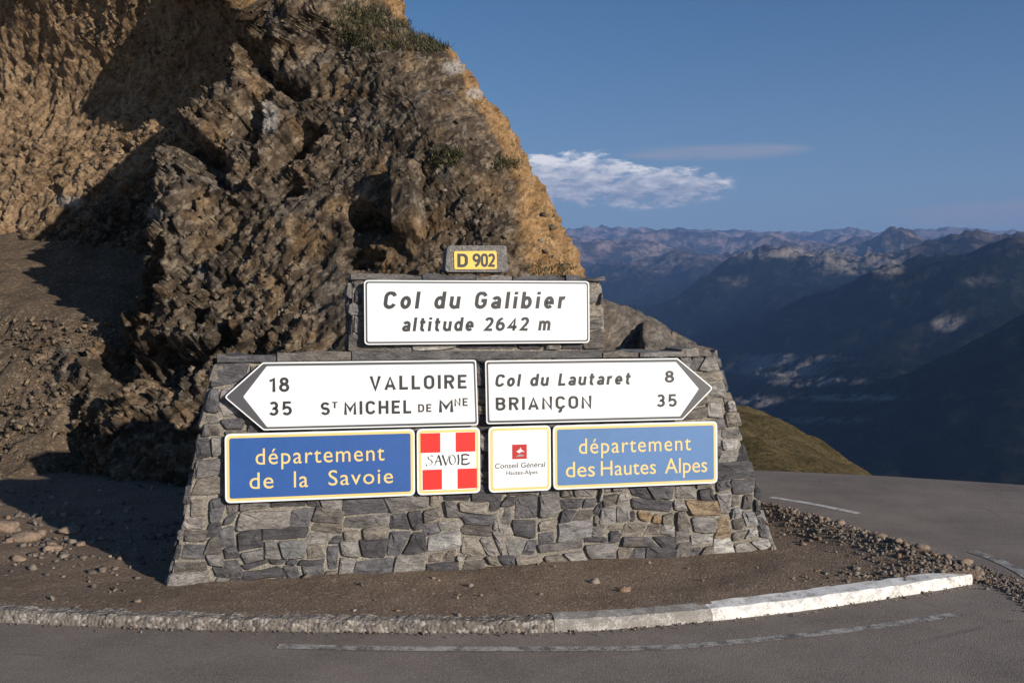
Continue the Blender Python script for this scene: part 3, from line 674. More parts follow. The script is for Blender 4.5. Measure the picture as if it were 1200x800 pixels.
# cap slabs: thin dark slates along both shoulders and along the top
def slab(u0, u1, v0, v1, y0, y1, col):
    g = .004; pts = []; V = []; Fc = []
    nseg = 4
    for y in (y0-rnd.uniform(0, .02), y1):
        for k in range(nseg+1): t = k/nseg; V.append((u0+g+(u1-u0-2*g)*t, y+rnd.uniform(-.012, .012), v0+rnd.uniform(-.003, .003)))
        for k in range(nseg+1): t = 1-k/nseg; V.append((u0+g+(u1-u0-2*g)*t, y+rnd.uniform(-.012, .012), v1+rnd.uniform(-.022, .012)))
    m = 2*(nseg+1)
    for i in range(m): Fc.append((i, m+i, m+(i+1) % m, (i+1) % m))
    for b_, fl in ((0, False), (m, True)):
        for k in range(nseg): q = (b_+k, b_+k+1, b_+m-2-k, b_+m-1-k); Fc.append(q[::-1] if fl else q)
    me = bpy.data.meshes.new('cap_slab'); me.from_pydata(V, [], Fc); me.materials.append(M_stone); bm = bmesh.new(); bm.from_mesh(me); bmesh.ops.recalc_face_normals(bm, faces=bm.faces); bm.to_mesh(me); bm.free()
    o = bpy.data.objects.new('cap_slab', me); COL.objects.link(o); o.parent = mon; o.matrix_local = ROTF; tint(me, col)
def caps(u0, u1, v0, th, depth, w):
    u = u0
    while u < u1-.05:
        ww = min(w*rnd.uniform(.6, 1.4), u1-u)
        if u1-u-ww < .1: ww = u1-u
        t = th*rnd.uniform(.75, 1.1); slab(u, u+ww, v0, v0+t, -.035, depth, stone_color(u+ww/2, v0+t/2, rnd) if rnd.random() < .8 else (.17, .168, .175)); u += ww
caps(xl(vT)-.01, uA, vT-.055, .055, .62, .42); u8 = uv(796, 411)[0]; caps(uB, u8, vT-.055, .055, .62, .36); slab(u8, u8+.15, vT-.055, vT+.012, -.03, .3, (.33, .31, .28)); slab(u8+.15, xr(vT)+.0, vT-.055, vT-.012, -.02, .26, (.24, .225, .21)); slab(u8, xr(vT)+.01, vT-.055, vT-.004, .31, .6, (.2, .19, .18)); caps(uA-.005, uB+.02, vTop-.045, .045, .36, .38)
slab(uA, uB, vT-.055, vT, -.012, .5, (.15, .148, .15))
# mortar core (recessed), one closed form stepping like the wall
def core():
    d = .012; D0, D1 = .62, .34; lo = [(xl(VB)+d, VB), (xr(VB)-d, VB), (xr(vT-.06)-d, vT-.06), (xl(vT-.06)+d, vT-.06)]
    V = []; Fc = []
    def prism(pl, y0, y1):
        b = len(V); n = len(pl)
        for y in (y0, y1): V.extend([(p[0], y, p[1]) for p in pl])
        Fc.append([b+i for i in range(n)]); Fc.append([b+n+i for i in range(n)][::-1])
        for i in range(n): Fc.append([b+(i+1) % n, b+i, b+n+i, b+n+(i+1) % n])
    prism(lo, -.003, D0+.05); prism([(uA+d, vT-.06), (uB-d, vT-.06), (uB-d, vTop-.045), (uA+d, vTop-.045)], -.002, D1)
    o = mesh_from('mortar', V, Fc, M_mortar, mon); o.matrix_local = ROTF
    o = None
core()
# side faces: stones of the left and right ends
def side(left):
    e0 = uL0 if left else uR0; k = kL if left else kR; sgn = -1 if left else 1
    def to3(a, b, c):      # a: depth along side, b: out(-)/in(+), c: height
        x = e0+k*c - sgn*b; return (x, a, c)
    poly = [(.01, VB), (.66, VB), (.66, vT-.06), (.01, vT-.06)]
    def add(c, proud):
        me = stone_mesh(c, rnd, proud*.6, .05, to3)
        if me: add_stone(me, rnd.choice(PALETTE))
    fill_blocks(poly, masonry(-.05, .75, VB, vT, .075, .065), .008, add)
side(True); side(False)
def side_up(left):
    e0 = uA if left else uB; sgn = -1 if left else 1
    to3 = lambda a, b, c: (e0-sgn*b, a, c)
    poly = [(.01, vT), (.34, vT), (.34, vTop-.05), (.01, vTop-.05)]
    def add(c, proud):
        me = stone_mesh(c, rnd, proud*.5, .04, to3)
        if me: add_stone(me, rnd.choice(PALETTE))
    fill_blocks(poly, masonry(-.05, .45, vT, vTop, .07, .06), .008, add)
side_up(True); side_up(False)
# concrete block for the number plate
def rounded(poly, r, n=4):
    out = []; m = len(poly)
    for i in range(m):
        p = Vector(poly[i]); a = Vector(poly[i-1]); b = Vector(poly[(i+1) % m]); da = (a-p).normalized(); db = (b-p).normalized()
        ang = da.angle(db); t = min(r/math.tan(ang/2), (a-p).length*.45, (b-p).length*.45); p0 = p+da*t; p1 = p+db*t
        for k in range(n+1):
            s = k/n; out.append(tuple(((1-s)**2)*p0+2*s*(1-s)*p+s*s*p1))
    return out
def plate(name, poly, y0, y1, mat_, parent, bev=0.0):
    """flat plate: outline in (u,v), from depth y0 (front) to y1 (back)"""
    if area(poly) < 0: poly = poly[::-1]
    n = len(poly); V = [(p[0], y0, p[1]) for p in poly]+[(p[0], y1, p[1]) for p in poly]
    Fc = [list(range(n)), [n+i for i in range(n)][::-1]]+[[(i+1) % n, i, n+i, n+(i+1) % n] for i in range(n)]
    o = mesh_from(name, V, Fc, mat_, parent)
    if bev:
        bm = bmesh.new(); bm.from_mesh(o.data); bmesh.ops.bevel(bm, geom=[e for e in bm.edges if abs(e.verts[0].co.y-e.verts[1].co.y) < 1e-6 and e.verts[0].co.y == y0], offset=bev, segments=2, affect='EDGES'); bm.to_mesh(o.data); bm.free()
    return o
b0, b1, b2, b3 = uv(524, 288), uv(593, 288), uv(595, 319), uv(521, 319)
pb = plate('plinth_block', rounded([b3, b2, b1, b0], .03), -.02, .16, M_conc_dark, mon, .008); pb.matrix_local = ROTF
for v in [x for x in pb.data.vertices]: v.co.z += 0

# ------------------------------------------------------------------ signs
SO = .085                                           # front of the sign panels stands this far off the face plane
def rect(tl, tr, br, bl):
    p = [uv(*q, SO) for q in (tl, tr, br, bl)]
    u0 = (p[0][0]+p[3][0])/2; u1 = (p[1][0]+p[2][0])/2; v1 = (p[0][1]+p[1][1])/2; v0 = (p[2][1]+p[3][1])/2; return u0, u1, v0, v1
def box(u0, u1, v0, v1): return [(u0, v0), (u1, v0), (u1, v1), (u0, v1)]
def text(body, parent, org, u0, u1, v0, v1, mat_, y, bold=0.0, shear=0.0, sp=1.0, name='lettering', ref='H'):
    cu = bpy.data.curves.new('t', 'FONT'); cu.body = body; cu.size = 1; cu.offset = bold; cu.shear = shear; cu.space_character = sp; cu.extrude = 0; cu.resolution_u = 4
    o = bpy.data.objects.new('t', cu); COL.objects.link(o); dg = bpy.context.evaluated_depsgraph_get(); me = bpy.data.meshes.new_from_object(o.evaluated_get(dg))
    cu.body = ref; dg.update(); mr = bpy.data.meshes.new_from_object(o.evaluated_get(bpy.context.evaluated_depsgraph_get()))
    hy = [v.co.y for v in mr.vertices]; lo, hi = min(hy), max(hy)
    xs = [v.co.x for v in me.vertices]; x0, x1 = min(xs), max(xs)
    kx = (u1-u0)/(x1-x0); ky = (v1-v0)/(hi-lo)
    for v in me.vertices: v.co = Vector((u0+(v.co.x-x0)*kx-org[0], y, v0+(v.co.y-lo)*ky-org[1]))
    bpy.data.objects.remove(o); bpy.data.meshes.remove(mr)
    bm = bmesh.new(); bm.from_mesh(me)
    if bm.faces and sum(f.normal.y*f.calc_area() for f in bm.faces) > 0: bmesh.ops.reverse_faces(bm, faces=bm.faces)
    r = bmesh.ops.extrude_face_region(bm, geom=list(bm.faces)); bmesh.ops.translate(bm, verts=[g for g in r['geom'] if isinstance(g, bmesh.types.BMVert)], vec=(0, -.0008, 0))
    bmesh.ops.recalc_face_normals(bm, faces=bm.faces); bm.to_mesh(me); bm.free()
    me.materials.clear(); me.materials.append(mat_); t = bpy.data.objects.new(name, me); COL.objects.link(t); t.parent = parent; return t
def ARC(cx, cy, rx, ry, a0, a1, n=None):
    n = n or max(4, int(abs(a1-a0)/16)); return [(cx+rx*math.cos(rad(a0+(a1-a0)*i/n)), cy+ry*math.sin(rad(a0+(a1-a0)*i/n))) for i in range(n+1)]
h_ = .085
def _c(): return ARC(.33, .67, .245, .245, 12, 180)+ARC(.33, .33, .245, .245, 180, 348)
def _stad(w=.66): r = w/2-h_; return ARC(w/2, 1-h_-r, r, r, 0, 180)+ARC(w/2, h_+r, r, r, 180, 360)+[(w-h_, 1-h_-r)]
_six = [ARC(.32, .32, .235, .235, 0, 360, 20), [(.087, .34), (.10, .58), (.20, .78), (.42, .96)]]
GL = {'C': (.64, [_c()]), 'G': (.66, [ARC(.33, .67, .245, .245, 12, 180)+ARC(.33, .33, .245, .245, 180, 360)+[(.575, .47), (.35, .47)]]), 'O': (.66, [_stad()]),
 'D': (.66, [[(.085, .085), (.085, .915), (.30, .915)]+ARC(.31, .65, .265, .265, 88, 0)+ARC(.31, .35, .265, .265, 0, -88)+[(.085, .085)]]),
 'B': (.64, [[(.085, .085), (.085, .915), (.33, .915)]+ARC(.34, .72, .195, .195, 88, -90)+[(.085, .525)], [(.34, .525)]+ARC(.345, .305, .21, .22, 88, -90)+[(.085, .085)]]),
 'R': (.64, [[(.085, 0), (.085, .915), (.33, .915)]+ARC(.35, .705, .21, .21, 88, -90)+[(.085, .495)], [(.33, .50), (.56, 0)]]),
 'E': (.56, [[(.56, .915), (.085, .915), (.085, .085), (.56, .085)], [(.085, .51), (.50, .51)]]), 'L': (.54, [[(.085, 1), (.085, .085), (.54, .085)]]), 'I': (.17, [[(.085, 0), (.085, 1)]]),
 'S': (.62, [ARC(.31, .70, .22, .215, 20, 268)+ARC(.31, .30, .225, .215, 92, -160)]), 'T': (.60, [[(0, .915), (.60, .915)], [(.30, .915), (.30, 0)]]),
 'V': (.68, [[(.07, 1), (.34, .04), (.61, 1)]]), 'A': (.70, [[(.07, 0), (.35, .96), (.63, 0)], [(.17, .27), (.53, .27)]]), 'M': (.80, [[(.085, 0), (.085, .93), (.40, .33), (.715, .93), (.715, 0)]]),
 'H': (.66, [[(.085, 0), (.085, 1)], [(.575, 0), (.575, 1)], [(.085, .51), (.575, .51)]]), 'N': (.68, [[(.085, 0), (.085, .93), (.595, .07), (.595, 1)]]),
 'Ç': (.64, [_c(), [(.34, .06), (.36, -.10), (.28, -.19), (.18, -.17)]]), '1': (.40, [[(.05, .74), (.30, .95), (.30, 0)]]),
 '2': (.62, [ARC(.31, .69, .22, .225, 165, -15)+[(.42, .44), (.12, .085), (.60, .085)]]), '3': (.60, [ARC(.29, .705, .20, .21, 150, -85)+ARC(.28, .30, .225, .215, 80, -155)]),
 '4': (.66, [[(.46, 0), (.46, .93), (.08, .27), (.66, .27)]]), '5': (.62, [[(.56, .915), (.14, .915), (.11, .50)]+ARC(.30, .33, .235, .245, 125, -150)]), '6': (.64, _six),
 '9': (.64, [[(.64-x, 1-y) for x, y in p] for p in _six]), '8': (.64, [ARC(.32, .73, .19, .185, 0, 360, 18), ARC(.32, .30, .235, .215, 0, 360, 20)]), '0': (.60, [_stad(.60)]),
 'o': (.56, [ARC(.28, .36, .195, .275, 0, 360, 20)]), 'l': (.17, [[(.085, 0), (.085, 1)]]), 'd': (.58, [ARC(.285, .36, .20, .275, 0, 360, 20), [(.495, 0), (.495, 1)]]), 'b': (.58, [ARC(.295, .36, .20, .275, 0, 360, 20), [(.085, 0), (.085, 1)]]),
 'u': (.56, [[(.085, .72), (.085, .28)]+ARC(.28, .28, .195, .20, 180, 360), [(.475, 0), (.475, .72)]]), 'a': (.54, [[(.455, 0), (.455, .44)]+ARC(.27, .45, .185, .19, 0, 155), ARC(.27, .21, .185, .13, 0, 360, 16)]),
 'i': (.17, [[(.085, 0), (.085, .72)], [(.085, .83), (.085, 1)]]), 'e': (.56, [[(.10, .35), (.475, .35)]+ARC(.28, .36, .195, .275, 0, 318)]), 'r': (.40, [[(.085, 0), (.085, .72)], ARC(.29, .42, .205, .215, 175, 70)]),
 't': (.42, [[(.18, .95), (.18, .22)]+ARC(.31, .21, .13, .13, 180, 300), [(.02, .655), (.40, .655)]]), 'm': (.84, [[(.085, 0), (.085, .72)], ARC(.253, .46, .168, .175, 180, 0)+[(.421, 0)], ARC(.588, .46, .168, .175, 180, 0)+[(.756, 0)]])}
def road_text(body, root, org, u0, u1, v0, v1, mat_, y, sp=.16, slant=0.0, hw=.108):
    """one object per letter, drawn with strokes of even width"""
    tot = 0; pos = []
    for ch in body:
        if ch == ' ': tot += .42+sp*.6; continue
        pos.append((ch, tot)); tot += GL[ch][0]+sp
    tot -= sp; tot += slant; kx = (u1-u0)/tot; ky = v1-v0
    for ch, x0 in pos:
        V = []; Fc = []
        for si, st in enumerate(GL[ch][1]):
            n = len(st); closed = math.hypot(st[0][0]-st[-1][0], st[0][1]-st[-1][1]) < 1e-6; b = len(V)
            for i in range(n):
                p = st[i]; a = st[i-1] if i else (st[-2] if closed else None); c = st[i+1] if i < n-1 else (st[1] if closed else None)
                def dr(s_, e_): 
                    l = math.hypot(e_[0]-s_[0], e_[1]-s_[1]) or 1e-9; return ((e_[0]-s_[0])/l, (e_[1]-s_[1])/l)
                d0 = dr(a, p) if a else dr(p, c); d1 = dr(p, c) if c else d0
                nx, ny = -(d0[1]+d1[1]), d0[0]+d1[0]; l = math.hypot(nx, ny) or 1e-9; nx /= l; ny /= l
                m = min(1.9, 1/max(.3, nx*(-d0[1])+ny*d0[0]))*hw
                for sg in (1, -1):
                    X_ = p[0]+nx*m*sg; Z_ = min(1.0, max(-.3, p[1]+ny*m*sg)) if abs(p[1]) > .02 else p[1]+ny*m*sg; X_ += slant*Z_
                    V.append((u0+(x0+X_)*kx-org[0], y-si*.0001, v0+Z_*ky-org[1]))
            for i in range(n-1): k = b+2*i; Fc.append((k, k+1, k+3, k+2))
        m = len(V); V += [(a, b_-.0008, c) for a, b_, c in V]; F2 = [tuple(m+i for i in f) for f in Fc]
        # side walls of each quad strip
        F3 = []
        for f in Fc: F3 += [(f[0], f[2+1], m+f[3], m+f[0]), (f[2], f[1], m+f[1], m+f[2])]
        o = mesh_from('letter', V, F2+F3, mat_, root)
def tpx(px0, px1, ytop0, ybase0, ybase1=None):
    """text box from pixels: left/right, top and base at the left end (and base at the right end)"""
    yb1 = ybase0 if ybase1 is None else ybase1
    a = uv(px0, ybase0, SO); b = uv(px1, yb1, SO); c = uv(px0, ytop0, SO); v = (a[1]+b[1])/2; return a[0], b[0], v, v+(c[1]-a[1])
def sign_root(name, u, v, label, cat, group=None):
    return empty(name, MF @ Matrix.Translation((u, 0, v)), label, cat, group)
def loc(poly, o): return [(p[0]-o[0], p[1]-o[1]) for p in poly]
def inset(poly, d): return shrink(poly, d)
Y0 = -SO
def brackets(root, u0, u1, v0, v1, o):
    for u in (u0+(u1-u0)*.2, u0+(u1-u0)*.8):
        plate('bracket', loc(box(u-.02, u+.02, v0+.02, v1-.02), o), -.066, -.004, M_alu, root)
# pass name sign
def edge_sign(poly, inner, org, name, label, cat, rim=M_white, band=M_greyrim, face=M_white, r=.03, band_w=None, rim_w=.009, group=None):
    root = sign_root(name, *org, label, cat, group)
    plate('panel', loc(rounded(poly, r), org), Y0, Y0+.018, rim, root, .002)
    p2 = inset(poly, rim_w); plate('border', loc(rounded(p2, r*.75), org), Y0-.0015, Y0-.0001, band, root)
    p3 = inner if inner else inset(poly, band_w); plate('sign_face', loc(rounded(p3, r*.5), org), Y0-.0030, Y0-.0016, face, root)
    us = [p[0] for p in poly]; vs = [p[1] for p in poly]; brackets(root, min(us), max(us), min(vs), max(vs), org)
    return root
YT = Y0-.0032
u0, u1, v0, v1 = rect((425.8, 328), (690, 329.5), (691.5, 401.5), (428, 404)); org = ((u0+u1)/2, v0)
s = edge_sign(box(u0, u1, v0, v1), None, org, 'pass_sign', 'white rectangular sign naming the pass and its altitude, topmost large panel', 'road sign', band_w=.021)
road_text('Col du Galibier', s, org, *tpx(449, 664, 341.5, 361.8, 361.3), M_black, YT, .30, .14)
road_text('altitude 2642 m', s, org, *tpx(471, 646, 371.5, 387.8, 387.5), M_black, YT, .24, .14)
# left arrow
po = [uv(*q, SO) for q in [(262.5, 465), (309, 504), (560.5, 498), (558, 421.5), (308, 424.5)]]
pi = [uv(*q, SO) for q in [(285, 464.7), (313, 500), (557, 494), (554.5, 426), (312.6, 429)]]
org = (po[2][0], po[1][1])
s = edge_sign(po, pi, org, 'direction_sign', 'white arrow-shaped sign pointing left with a black point and two place names', 'direction sign', r=.022, rim_w=.009, group='white arrow signs')
road_text('18', s, org, *tpx(315.5, 339, 442, 459), M_black, YT, .24, 0, .096)
road_text('35', s, org, *tpx(315.5, 342, 470, 486.5), M_black, YT, .24, 0, .096)
road_text('VALLOIRE', s, org, *tpx(433.5, 546.7, 440, 456.5, 455.3), M_black, YT, .24, 0, .096)
road_text('S', s, org, *tpx(376, 386.5, 471, 486), M_black, YT, .24, 0, .096)
road_text('T', s, org, *tpx(389, 395.5, 470.5, 478), M_black, YT, .24, 0, .096)
road_text('MICHEL', s, org, *tpx(403.5, 482, 469.8, 485.5, 484.3), M_black, YT, .24, 0, .096)
road_text('DE', s, org, *tpx(490, 505.5, 473.2, 482.5), M_black, YT, .24, 0, .096)
road_text('M', s, org, *tpx(514.5, 531, 467.5, 482.8), M_black, YT, .24, 0, .096)
road_text('NE', s, org, *tpx(532.5, 548, 466.2, 475.5), M_black, YT, .24, 0, .096)
# right arrow
po = [uv(*q, SO) for q in [(568.5, 422.5), (570, 496.8), (800, 491.5), (836, 454.5), (794, 419.5)]]
pi = [uv(*q, SO) for q in [(572, 426.5), (573.6, 492.8), (796.8, 487.5), (818.8, 455.5), (792, 424)]]
org = (po[0][0], po[1][1])
s = edge_sign(po, pi, org, 'direction_sign', 'white arrow-shaped sign pointing right with a grey point and two place names', 'direction sign', r=.022, rim_w=.009, group='white arrow signs')
road_text('Col du Lautaret', s, org, *tpx(580, 740, 438, 452.5, 450.5), M_black, YT, .24, .14)
road_text('8', s, org, *tpx(779, 789.8, 434.2, 448), M_black, YT, .24, 0, .096)
road_text('BRIANÇON', s, org, *tpx(581, 693, 464.8, 480, 478.8), M_black, YT, .24, 0, .096)
road_text('35', s, org, *tpx(769.5, 792.8, 461.6, 476.4), M_black, YT, .24, 0, .096)
# blue department panels and emblem panels
def dept(c4, name, label, face, cat, group):
    u0, u1, v0, v1 = rect(*c4); org = ((u0+u1)/2, v0); root = sign_root(name, *org, label, cat, group)
    plate('panel', loc(rounded(box(u0, u1, v0, v1), .04, 5), org), Y0, Y0+.018, M_white, root, .002)
    plate('border', loc(rounded(box(u0+.012, u1-.012, v0+.012, v1-.012), .034, 5), org), Y0-.0015, Y0-.0001, M_yellow, root)
    plate('sign_face', loc(rounded(box(u0+.030, u1-.030, v0+.030, v1-.030), .016, 4), org), Y0-.0030, Y0-.0016, face, root)
    brackets(root, u0, u1, v0, v1, org); return root, org
GB = 'panels of the departments under the arrow signs'
s, org = dept([(262.3, 508), (485.3, 502.8), (487, 580), (265, 589.5)], 'department_sign', 'deep blue sign with yellow lettering at the lower left of the monument', M_blue, 'road sign', GB)
text('département', s, org, *tpx(299.6, 450.5, 525, 543.8, 539.3), M_yellow, YT, .0, 0, 1.12, ref='d')
text('de', s, org, *tpx(292.5, 320.5, 553, 572), M_yellow, YT, .0, 0, 1.1, ref='d')
text('la', s, org, *tpx(344.5, 361, 551.5, 570.3), M_yellow, YT, .0, 0, 1.1, ref='d')
text('Savoie', s, org, *tpx(385, 460.5, 550.3, 568.2, 566), M_yellow, YT, .0, 0, 1.12, ref='S')
s, org = dept([(645.8, 498.5), (838.3, 493.3), (843, 565.3), (651, 574)], 'department_sign', 'faded paler blue sign with yellow lettering at the lower right of the monument', M_blue2, 'road sign', GB)
text('département', s, org, *tpx(678.3, 809.5, 513.8, 531.5, 527), M_yellow, YT, .0, 0, 1.12, ref='d')
text('des', s, org, *tpx(663, 697, 540.5, 558.2), M_yellow, YT, .0, 0, 1.0, ref='d')
text('Hautes', s, org, *tpx(704, 768.5, 539.5, 556.6, 555), M_yellow, YT, .0, 0, 1.02, ref='H')
text('Alpes', s, org, *tpx(779, 828.5, 536.5, 554, 552.8), M_yellow, YT, .0, 0, 1.0, ref='A')
s, org = dept([(487.2, 502.6), (561, 500.3), (564.4, 577.3), (490.3, 579.6)], 'emblem_sign', 'square red and white cross emblem sign between the two blue panels', M_white, 'road sign', GB)
for (a, b, c, d) in [(492.8, 507.6, 516, 529.8), (533.8, 506.5, 557, 528.6), (495, 550.3, 518, 573), (536, 549, 559, 571.3)]:
    q0 = uv(a, (b), SO); q1 = uv(c, d, SO); plate('red_quarter', loc(box(q0[0], q1[0], q1[1], q0[1]), org), YT-.0006, YT+.0001, M_red, s)
# lettering of the emblem: pen strokes, thick and thin
def strokes(S, root, org, u0, u1, v0, v1, mat_, y, name='lettering'):
    V = []; Fc = []
    for (pts, w0, w1) in S:
        for (x, z), w in zip(pts, np.linspace(w0, w1, len(pts))):
            U = u0+(u1-u0)*x-org[0]; W = v0+(v1-v0)*z-org[1]; hz_ = abs(pts[-1][1]-pts[0][1]) < .2; V += [(U, y, W-w), (U, y, W+w)] if hz_ else [(U-w, y, W-w*.3), (U+w, y, W+w*.3)]
        n = len(pts); b = len(V)-2*n
        for k in range(n-1): Fc.append((b+2*k, b+2*k+1, b+2*k+3, b+2*k+2))
    o = mesh_from(name, V, Fc, mat_, root); bm = bmesh.new(); bm.from_mesh(o.data); r = bmesh.ops.extrude_face_region(bm, geom=list(bm.faces))
    bmesh.ops.translate(bm, verts=[g for g in r['geom'] if isinstance(g, bmesh.types.BMVert)], vec=(0, -.0008, 0)); bmesh.ops.recalc_face_normals(bm, faces=bm.faces); bm.to_mesh(o.data); bm.free(); return o
q = tpx(499.5, 550.5, 533.2, 545.6, 544)
SV = [([(.16, .88), (.10, 1.0), (.04, .86), (.05, .68), (.12, .50), (.14, .28), (.08, .04), (.01, .02), (.0, .16)], .0035, .0035),
      ([(.19, .0), (.24, .5), (.28, 1.0)], .0028, .0028), ([(.28, 1.0), (.32, .5), (.345, .0)], .0060, .0060), ([(.20, .38), (.32, .42)], .0030, .0030),
      ([(.37, 1.0), (.41, .5), (.45, .0)], .0060, .0050), ([(.45, .0), (.49, .5), (.53, 1.0)], .0025, .0025),
      ([(.60, .98), (.545, .8), (.53, .5), (.55, .18), (.60, .02)], .0045, .0045), ([(.60, .02), (.655, .2), (.67, .5), (.65, .8), (.60, .98)], .0032, .0032),
      ([(.73, 1.0), (.745, .5), (.73, .0)], .0055, .0055), ([(.82, 1.0), (.825, .5), (.82, .0)], .0055, .0055), ([(.82, .93), (.90, .98), (.99, .88)], .006, .006), ([(.82, .50), (.90, .52), (.95, .54)], .0055, .0055), ([(.82, .06), (.92, .03), (1.0, .16)], .006, .006)]
strokes(SV, s, org, *q, M_black, YT-.0008)
s, org = dept([(571.5, 500), (644, 498.3), (647, 574), (574, 577)], 'emblem_sign', 'square white emblem sign with a small dark red square, beside the faded blue panel', M_white, 'road sign', GB)
q0 = uv(600, 520.7, SO); q1 = uv(617.3, 537.2, SO); plate('red_square', loc(box(q0[0], q1[0], q1[1], q0[1]), org), YT-.0006, YT+.0001, M_dred, s)
w = q1[0]-q0[0]; h = q0[1]-q1[1]
X_ = lambda a, b: (q0[0]+w*a-org[0], q1[1]+h*b-org[1])
plate('emblem', [X_(.28, .52), X_(.50, .66), X_(.58, .80), X_(.64, .62), X_(.86, .48), X_(.62, .50), X_(.48, .40)], YT-.0014, YT-.0007, M_white, s)
plate('emblem', [X_(.22, .14), X_(.80, .20), X_(.78, .30), X_(.45, .32)], YT-.0014, YT-.0007, M_alu, s)
text('Conseil Général', s, org, *tpx(580, 639, 542.2, 548.4, 547), M_black, YT, .004, .1, 1.0, ref='C')
text('Hautes-Alpes', s, org, *tpx(593, 630, 551.2, 556, 555), M_black, YT, .004, .1, 1.0)
# road number plate
def uvb(px, py): return uv(px, py, .024)
p = [uvb(*q) for q in [(532.5, 315.6), (582.3, 315.2), (581.8, 294), (532, 294.4)]]; org = ((p[0][0]+p[1][0])/2, p[0][1])
s = sign_root('number_plate', *org, 'small yellow road number plate on the grey block atop the monument', 'road sign')
plate('panel', loc(rounded(p, .012), org), -.026, -.0205, M_gold, s, .001)
for (a, b, y0_, y1_, ch) in [(536.3, 548, 297.2, 312.8, 'D'), (554, 563, 297, 312.6, '9'), (563.8, 571.6, 297, 312.6, '0'), (572, 580, 297, 312.6, '2')]:
    A = uvb(a, y1_); B = uvb(b, y1_); T_ = uvb(a, y0_); road_text(ch, s, org, A[0], B[0], A[1], T_[1], M_black, -.0262)

# the 300 stones that show largest stay single parts; those behind the signs, on the ends and the smallest become one part
def join_small_stones():
    boxes = [rect((262, 507), (485, 503), (487, 579), (265, 589)), rect((487, 502), (843, 494), (843, 567), (490, 579)), rect((300, 424), (558, 421), (560, 500), (300, 504)), rect((568, 422), (800, 420), (800, 492), (570, 497)), rect((426, 328), (690, 329), (691, 401), (428, 404))]
    L_ = []
    for o in mon.children:
        if not o.name.startswith('stone'): continue
        co = [v.co for v in o.data.vertices]; x0 = min(c.x for c in co); x1 = max(c.x for c in co); z0 = min(c.z for c in co); z1 = max(c.z for c in co); y1 = max(c.y for c in co)
        a_ = (x1-x0)*(z1-z0)
        if y1 > .10: a_ = 0                      # end faces
        for (u0, u1, v0, v1) in boxes:
            ov = max(0, min(x1, u1)-max(x0, u0))*max(0, min(z1, v1)-max(z0, v0)); a_ -= ov
        L_.append((a_, o))
    L_.sort(key=lambda t: -t[0]); rest = [o for _, o in L_[300:]]; bm = bmesh.new()
    for o in rest: bm.from_mesh(o.data)
    me = bpy.data.meshes.new('small_stones'); bm.to_mesh(me); bm.free(); me.materials.append(M_stone)
    for o in rest: bpy.data.objects.remove(o)
    j = bpy.data.objects.new('small_stones', me); COL.objects.link(j); j.parent = mon; j.matrix_local = ROTF; j['kind'] = 'stuff'
join_small_stones()
# ------------------------------------------------------------------ kerb
def build_kerb():
    root = bpy.data.objects.new('kerb', None); COL.objects.link(root); root['kind'] = 'structure'
    ln = [0]
    for a, b in zip(kl, kl[1:]): ln.append(ln[-1]+(b-a).length)
    ln = np.array(ln); XY = np.array([(p.x, p.y) for p in kl]); tot = ln[-1]
    def pt(s): return Vector((np.interp(s, ln, XY[:, 0]), np.interp(s, ln, XY[:, 1]), 0))
    # where the white paint starts
    sw = min(range(len(kl)), key=lambda i: (kl[i]-ground(650, 740)).length); s_white = ln[sw]
    rk = random.Random(4); s = s_white-9.0; P0_ = []
    cuts = [s_white]
    while cuts[-1] < tot-.5: cuts.append(cuts[-1]+1.0)
    cuts[-1] = tot; c = s_white
    while c > max(.1, s_white-10): c -= rk.uniform(.85, 1.05); cuts.insert(0, c)
    for a, b in zip(cuts, cuts[1:]):
        white = a >= s_white-.01; n = 16; V = []; Fc = []
        prof = [(0.0, -.05), (.012, .040), (.035, .068), (.16, .070), (.185, .05), (.19, -.05)]
        for i in range(n+1):
            q = a+.002+(b-a-.004)*i/n; p0 = pt(max(q-.02, 0)); p1 = pt(min(q+.02, tot)); t = (p1-p0).normalized(); nrm = Vector((-t.y, t.x, 0)); base = pt(q)
            e = min(1.0, max(0.0, (tot-q)/1.3)); wd = (.86+.14*e)*(1.0 if white else .82) ; wd = wd*min(1, .12+(tot-q)/.30)
            if white: wd *= 1.0+.22*math.sin(math.pi*min(1, max(0, (tot-q)/2.2)))
            for (x, z) in prof:
                j = .010 if not white else .004
                if z < 0: j = 0
                V.append(base+nrm*(x*wd+rk.uniform(-j, j))+Vector((0, 0, z*(1.0 if white else .92)+rk.uniform(-j, j)*.9)))
        m = len(prof)
        for i in range(n):
            for k in range(m-1): Fc.append((i*m+k, (i+1)*m+k, (i+1)*m+k+1, i*m+k+1))
        Fc.append(tuple(range(m))); Fc.append(tuple(n*m+k for k in range(m))[::-1])
        o = mesh_from('kerb_stone', V, Fc, (M_kerbworn if a < s_white+.9 else M_kerbwhite) if white else M_kerbgrey, root)
        bm = bmesh.new(); bm.from_mesh(o.data); bmesh.ops.recalc_face_normals(bm, faces=bm.faces); bm.to_mesh(o.data); bm.free()
        if white: o['label'] = 'white painted kerb stone'
M_kerbworn = worn_paint('worn_kerb_paint', (.60, .57, .52), .50, .64, (.25, .225, .195))
M_kerbgrey = dirt_material('kerb_rubble', (.17, .145, .122), (.27, .235, .20), (.40, .355, .31), 1.1, .02, .5)
build_kerb()

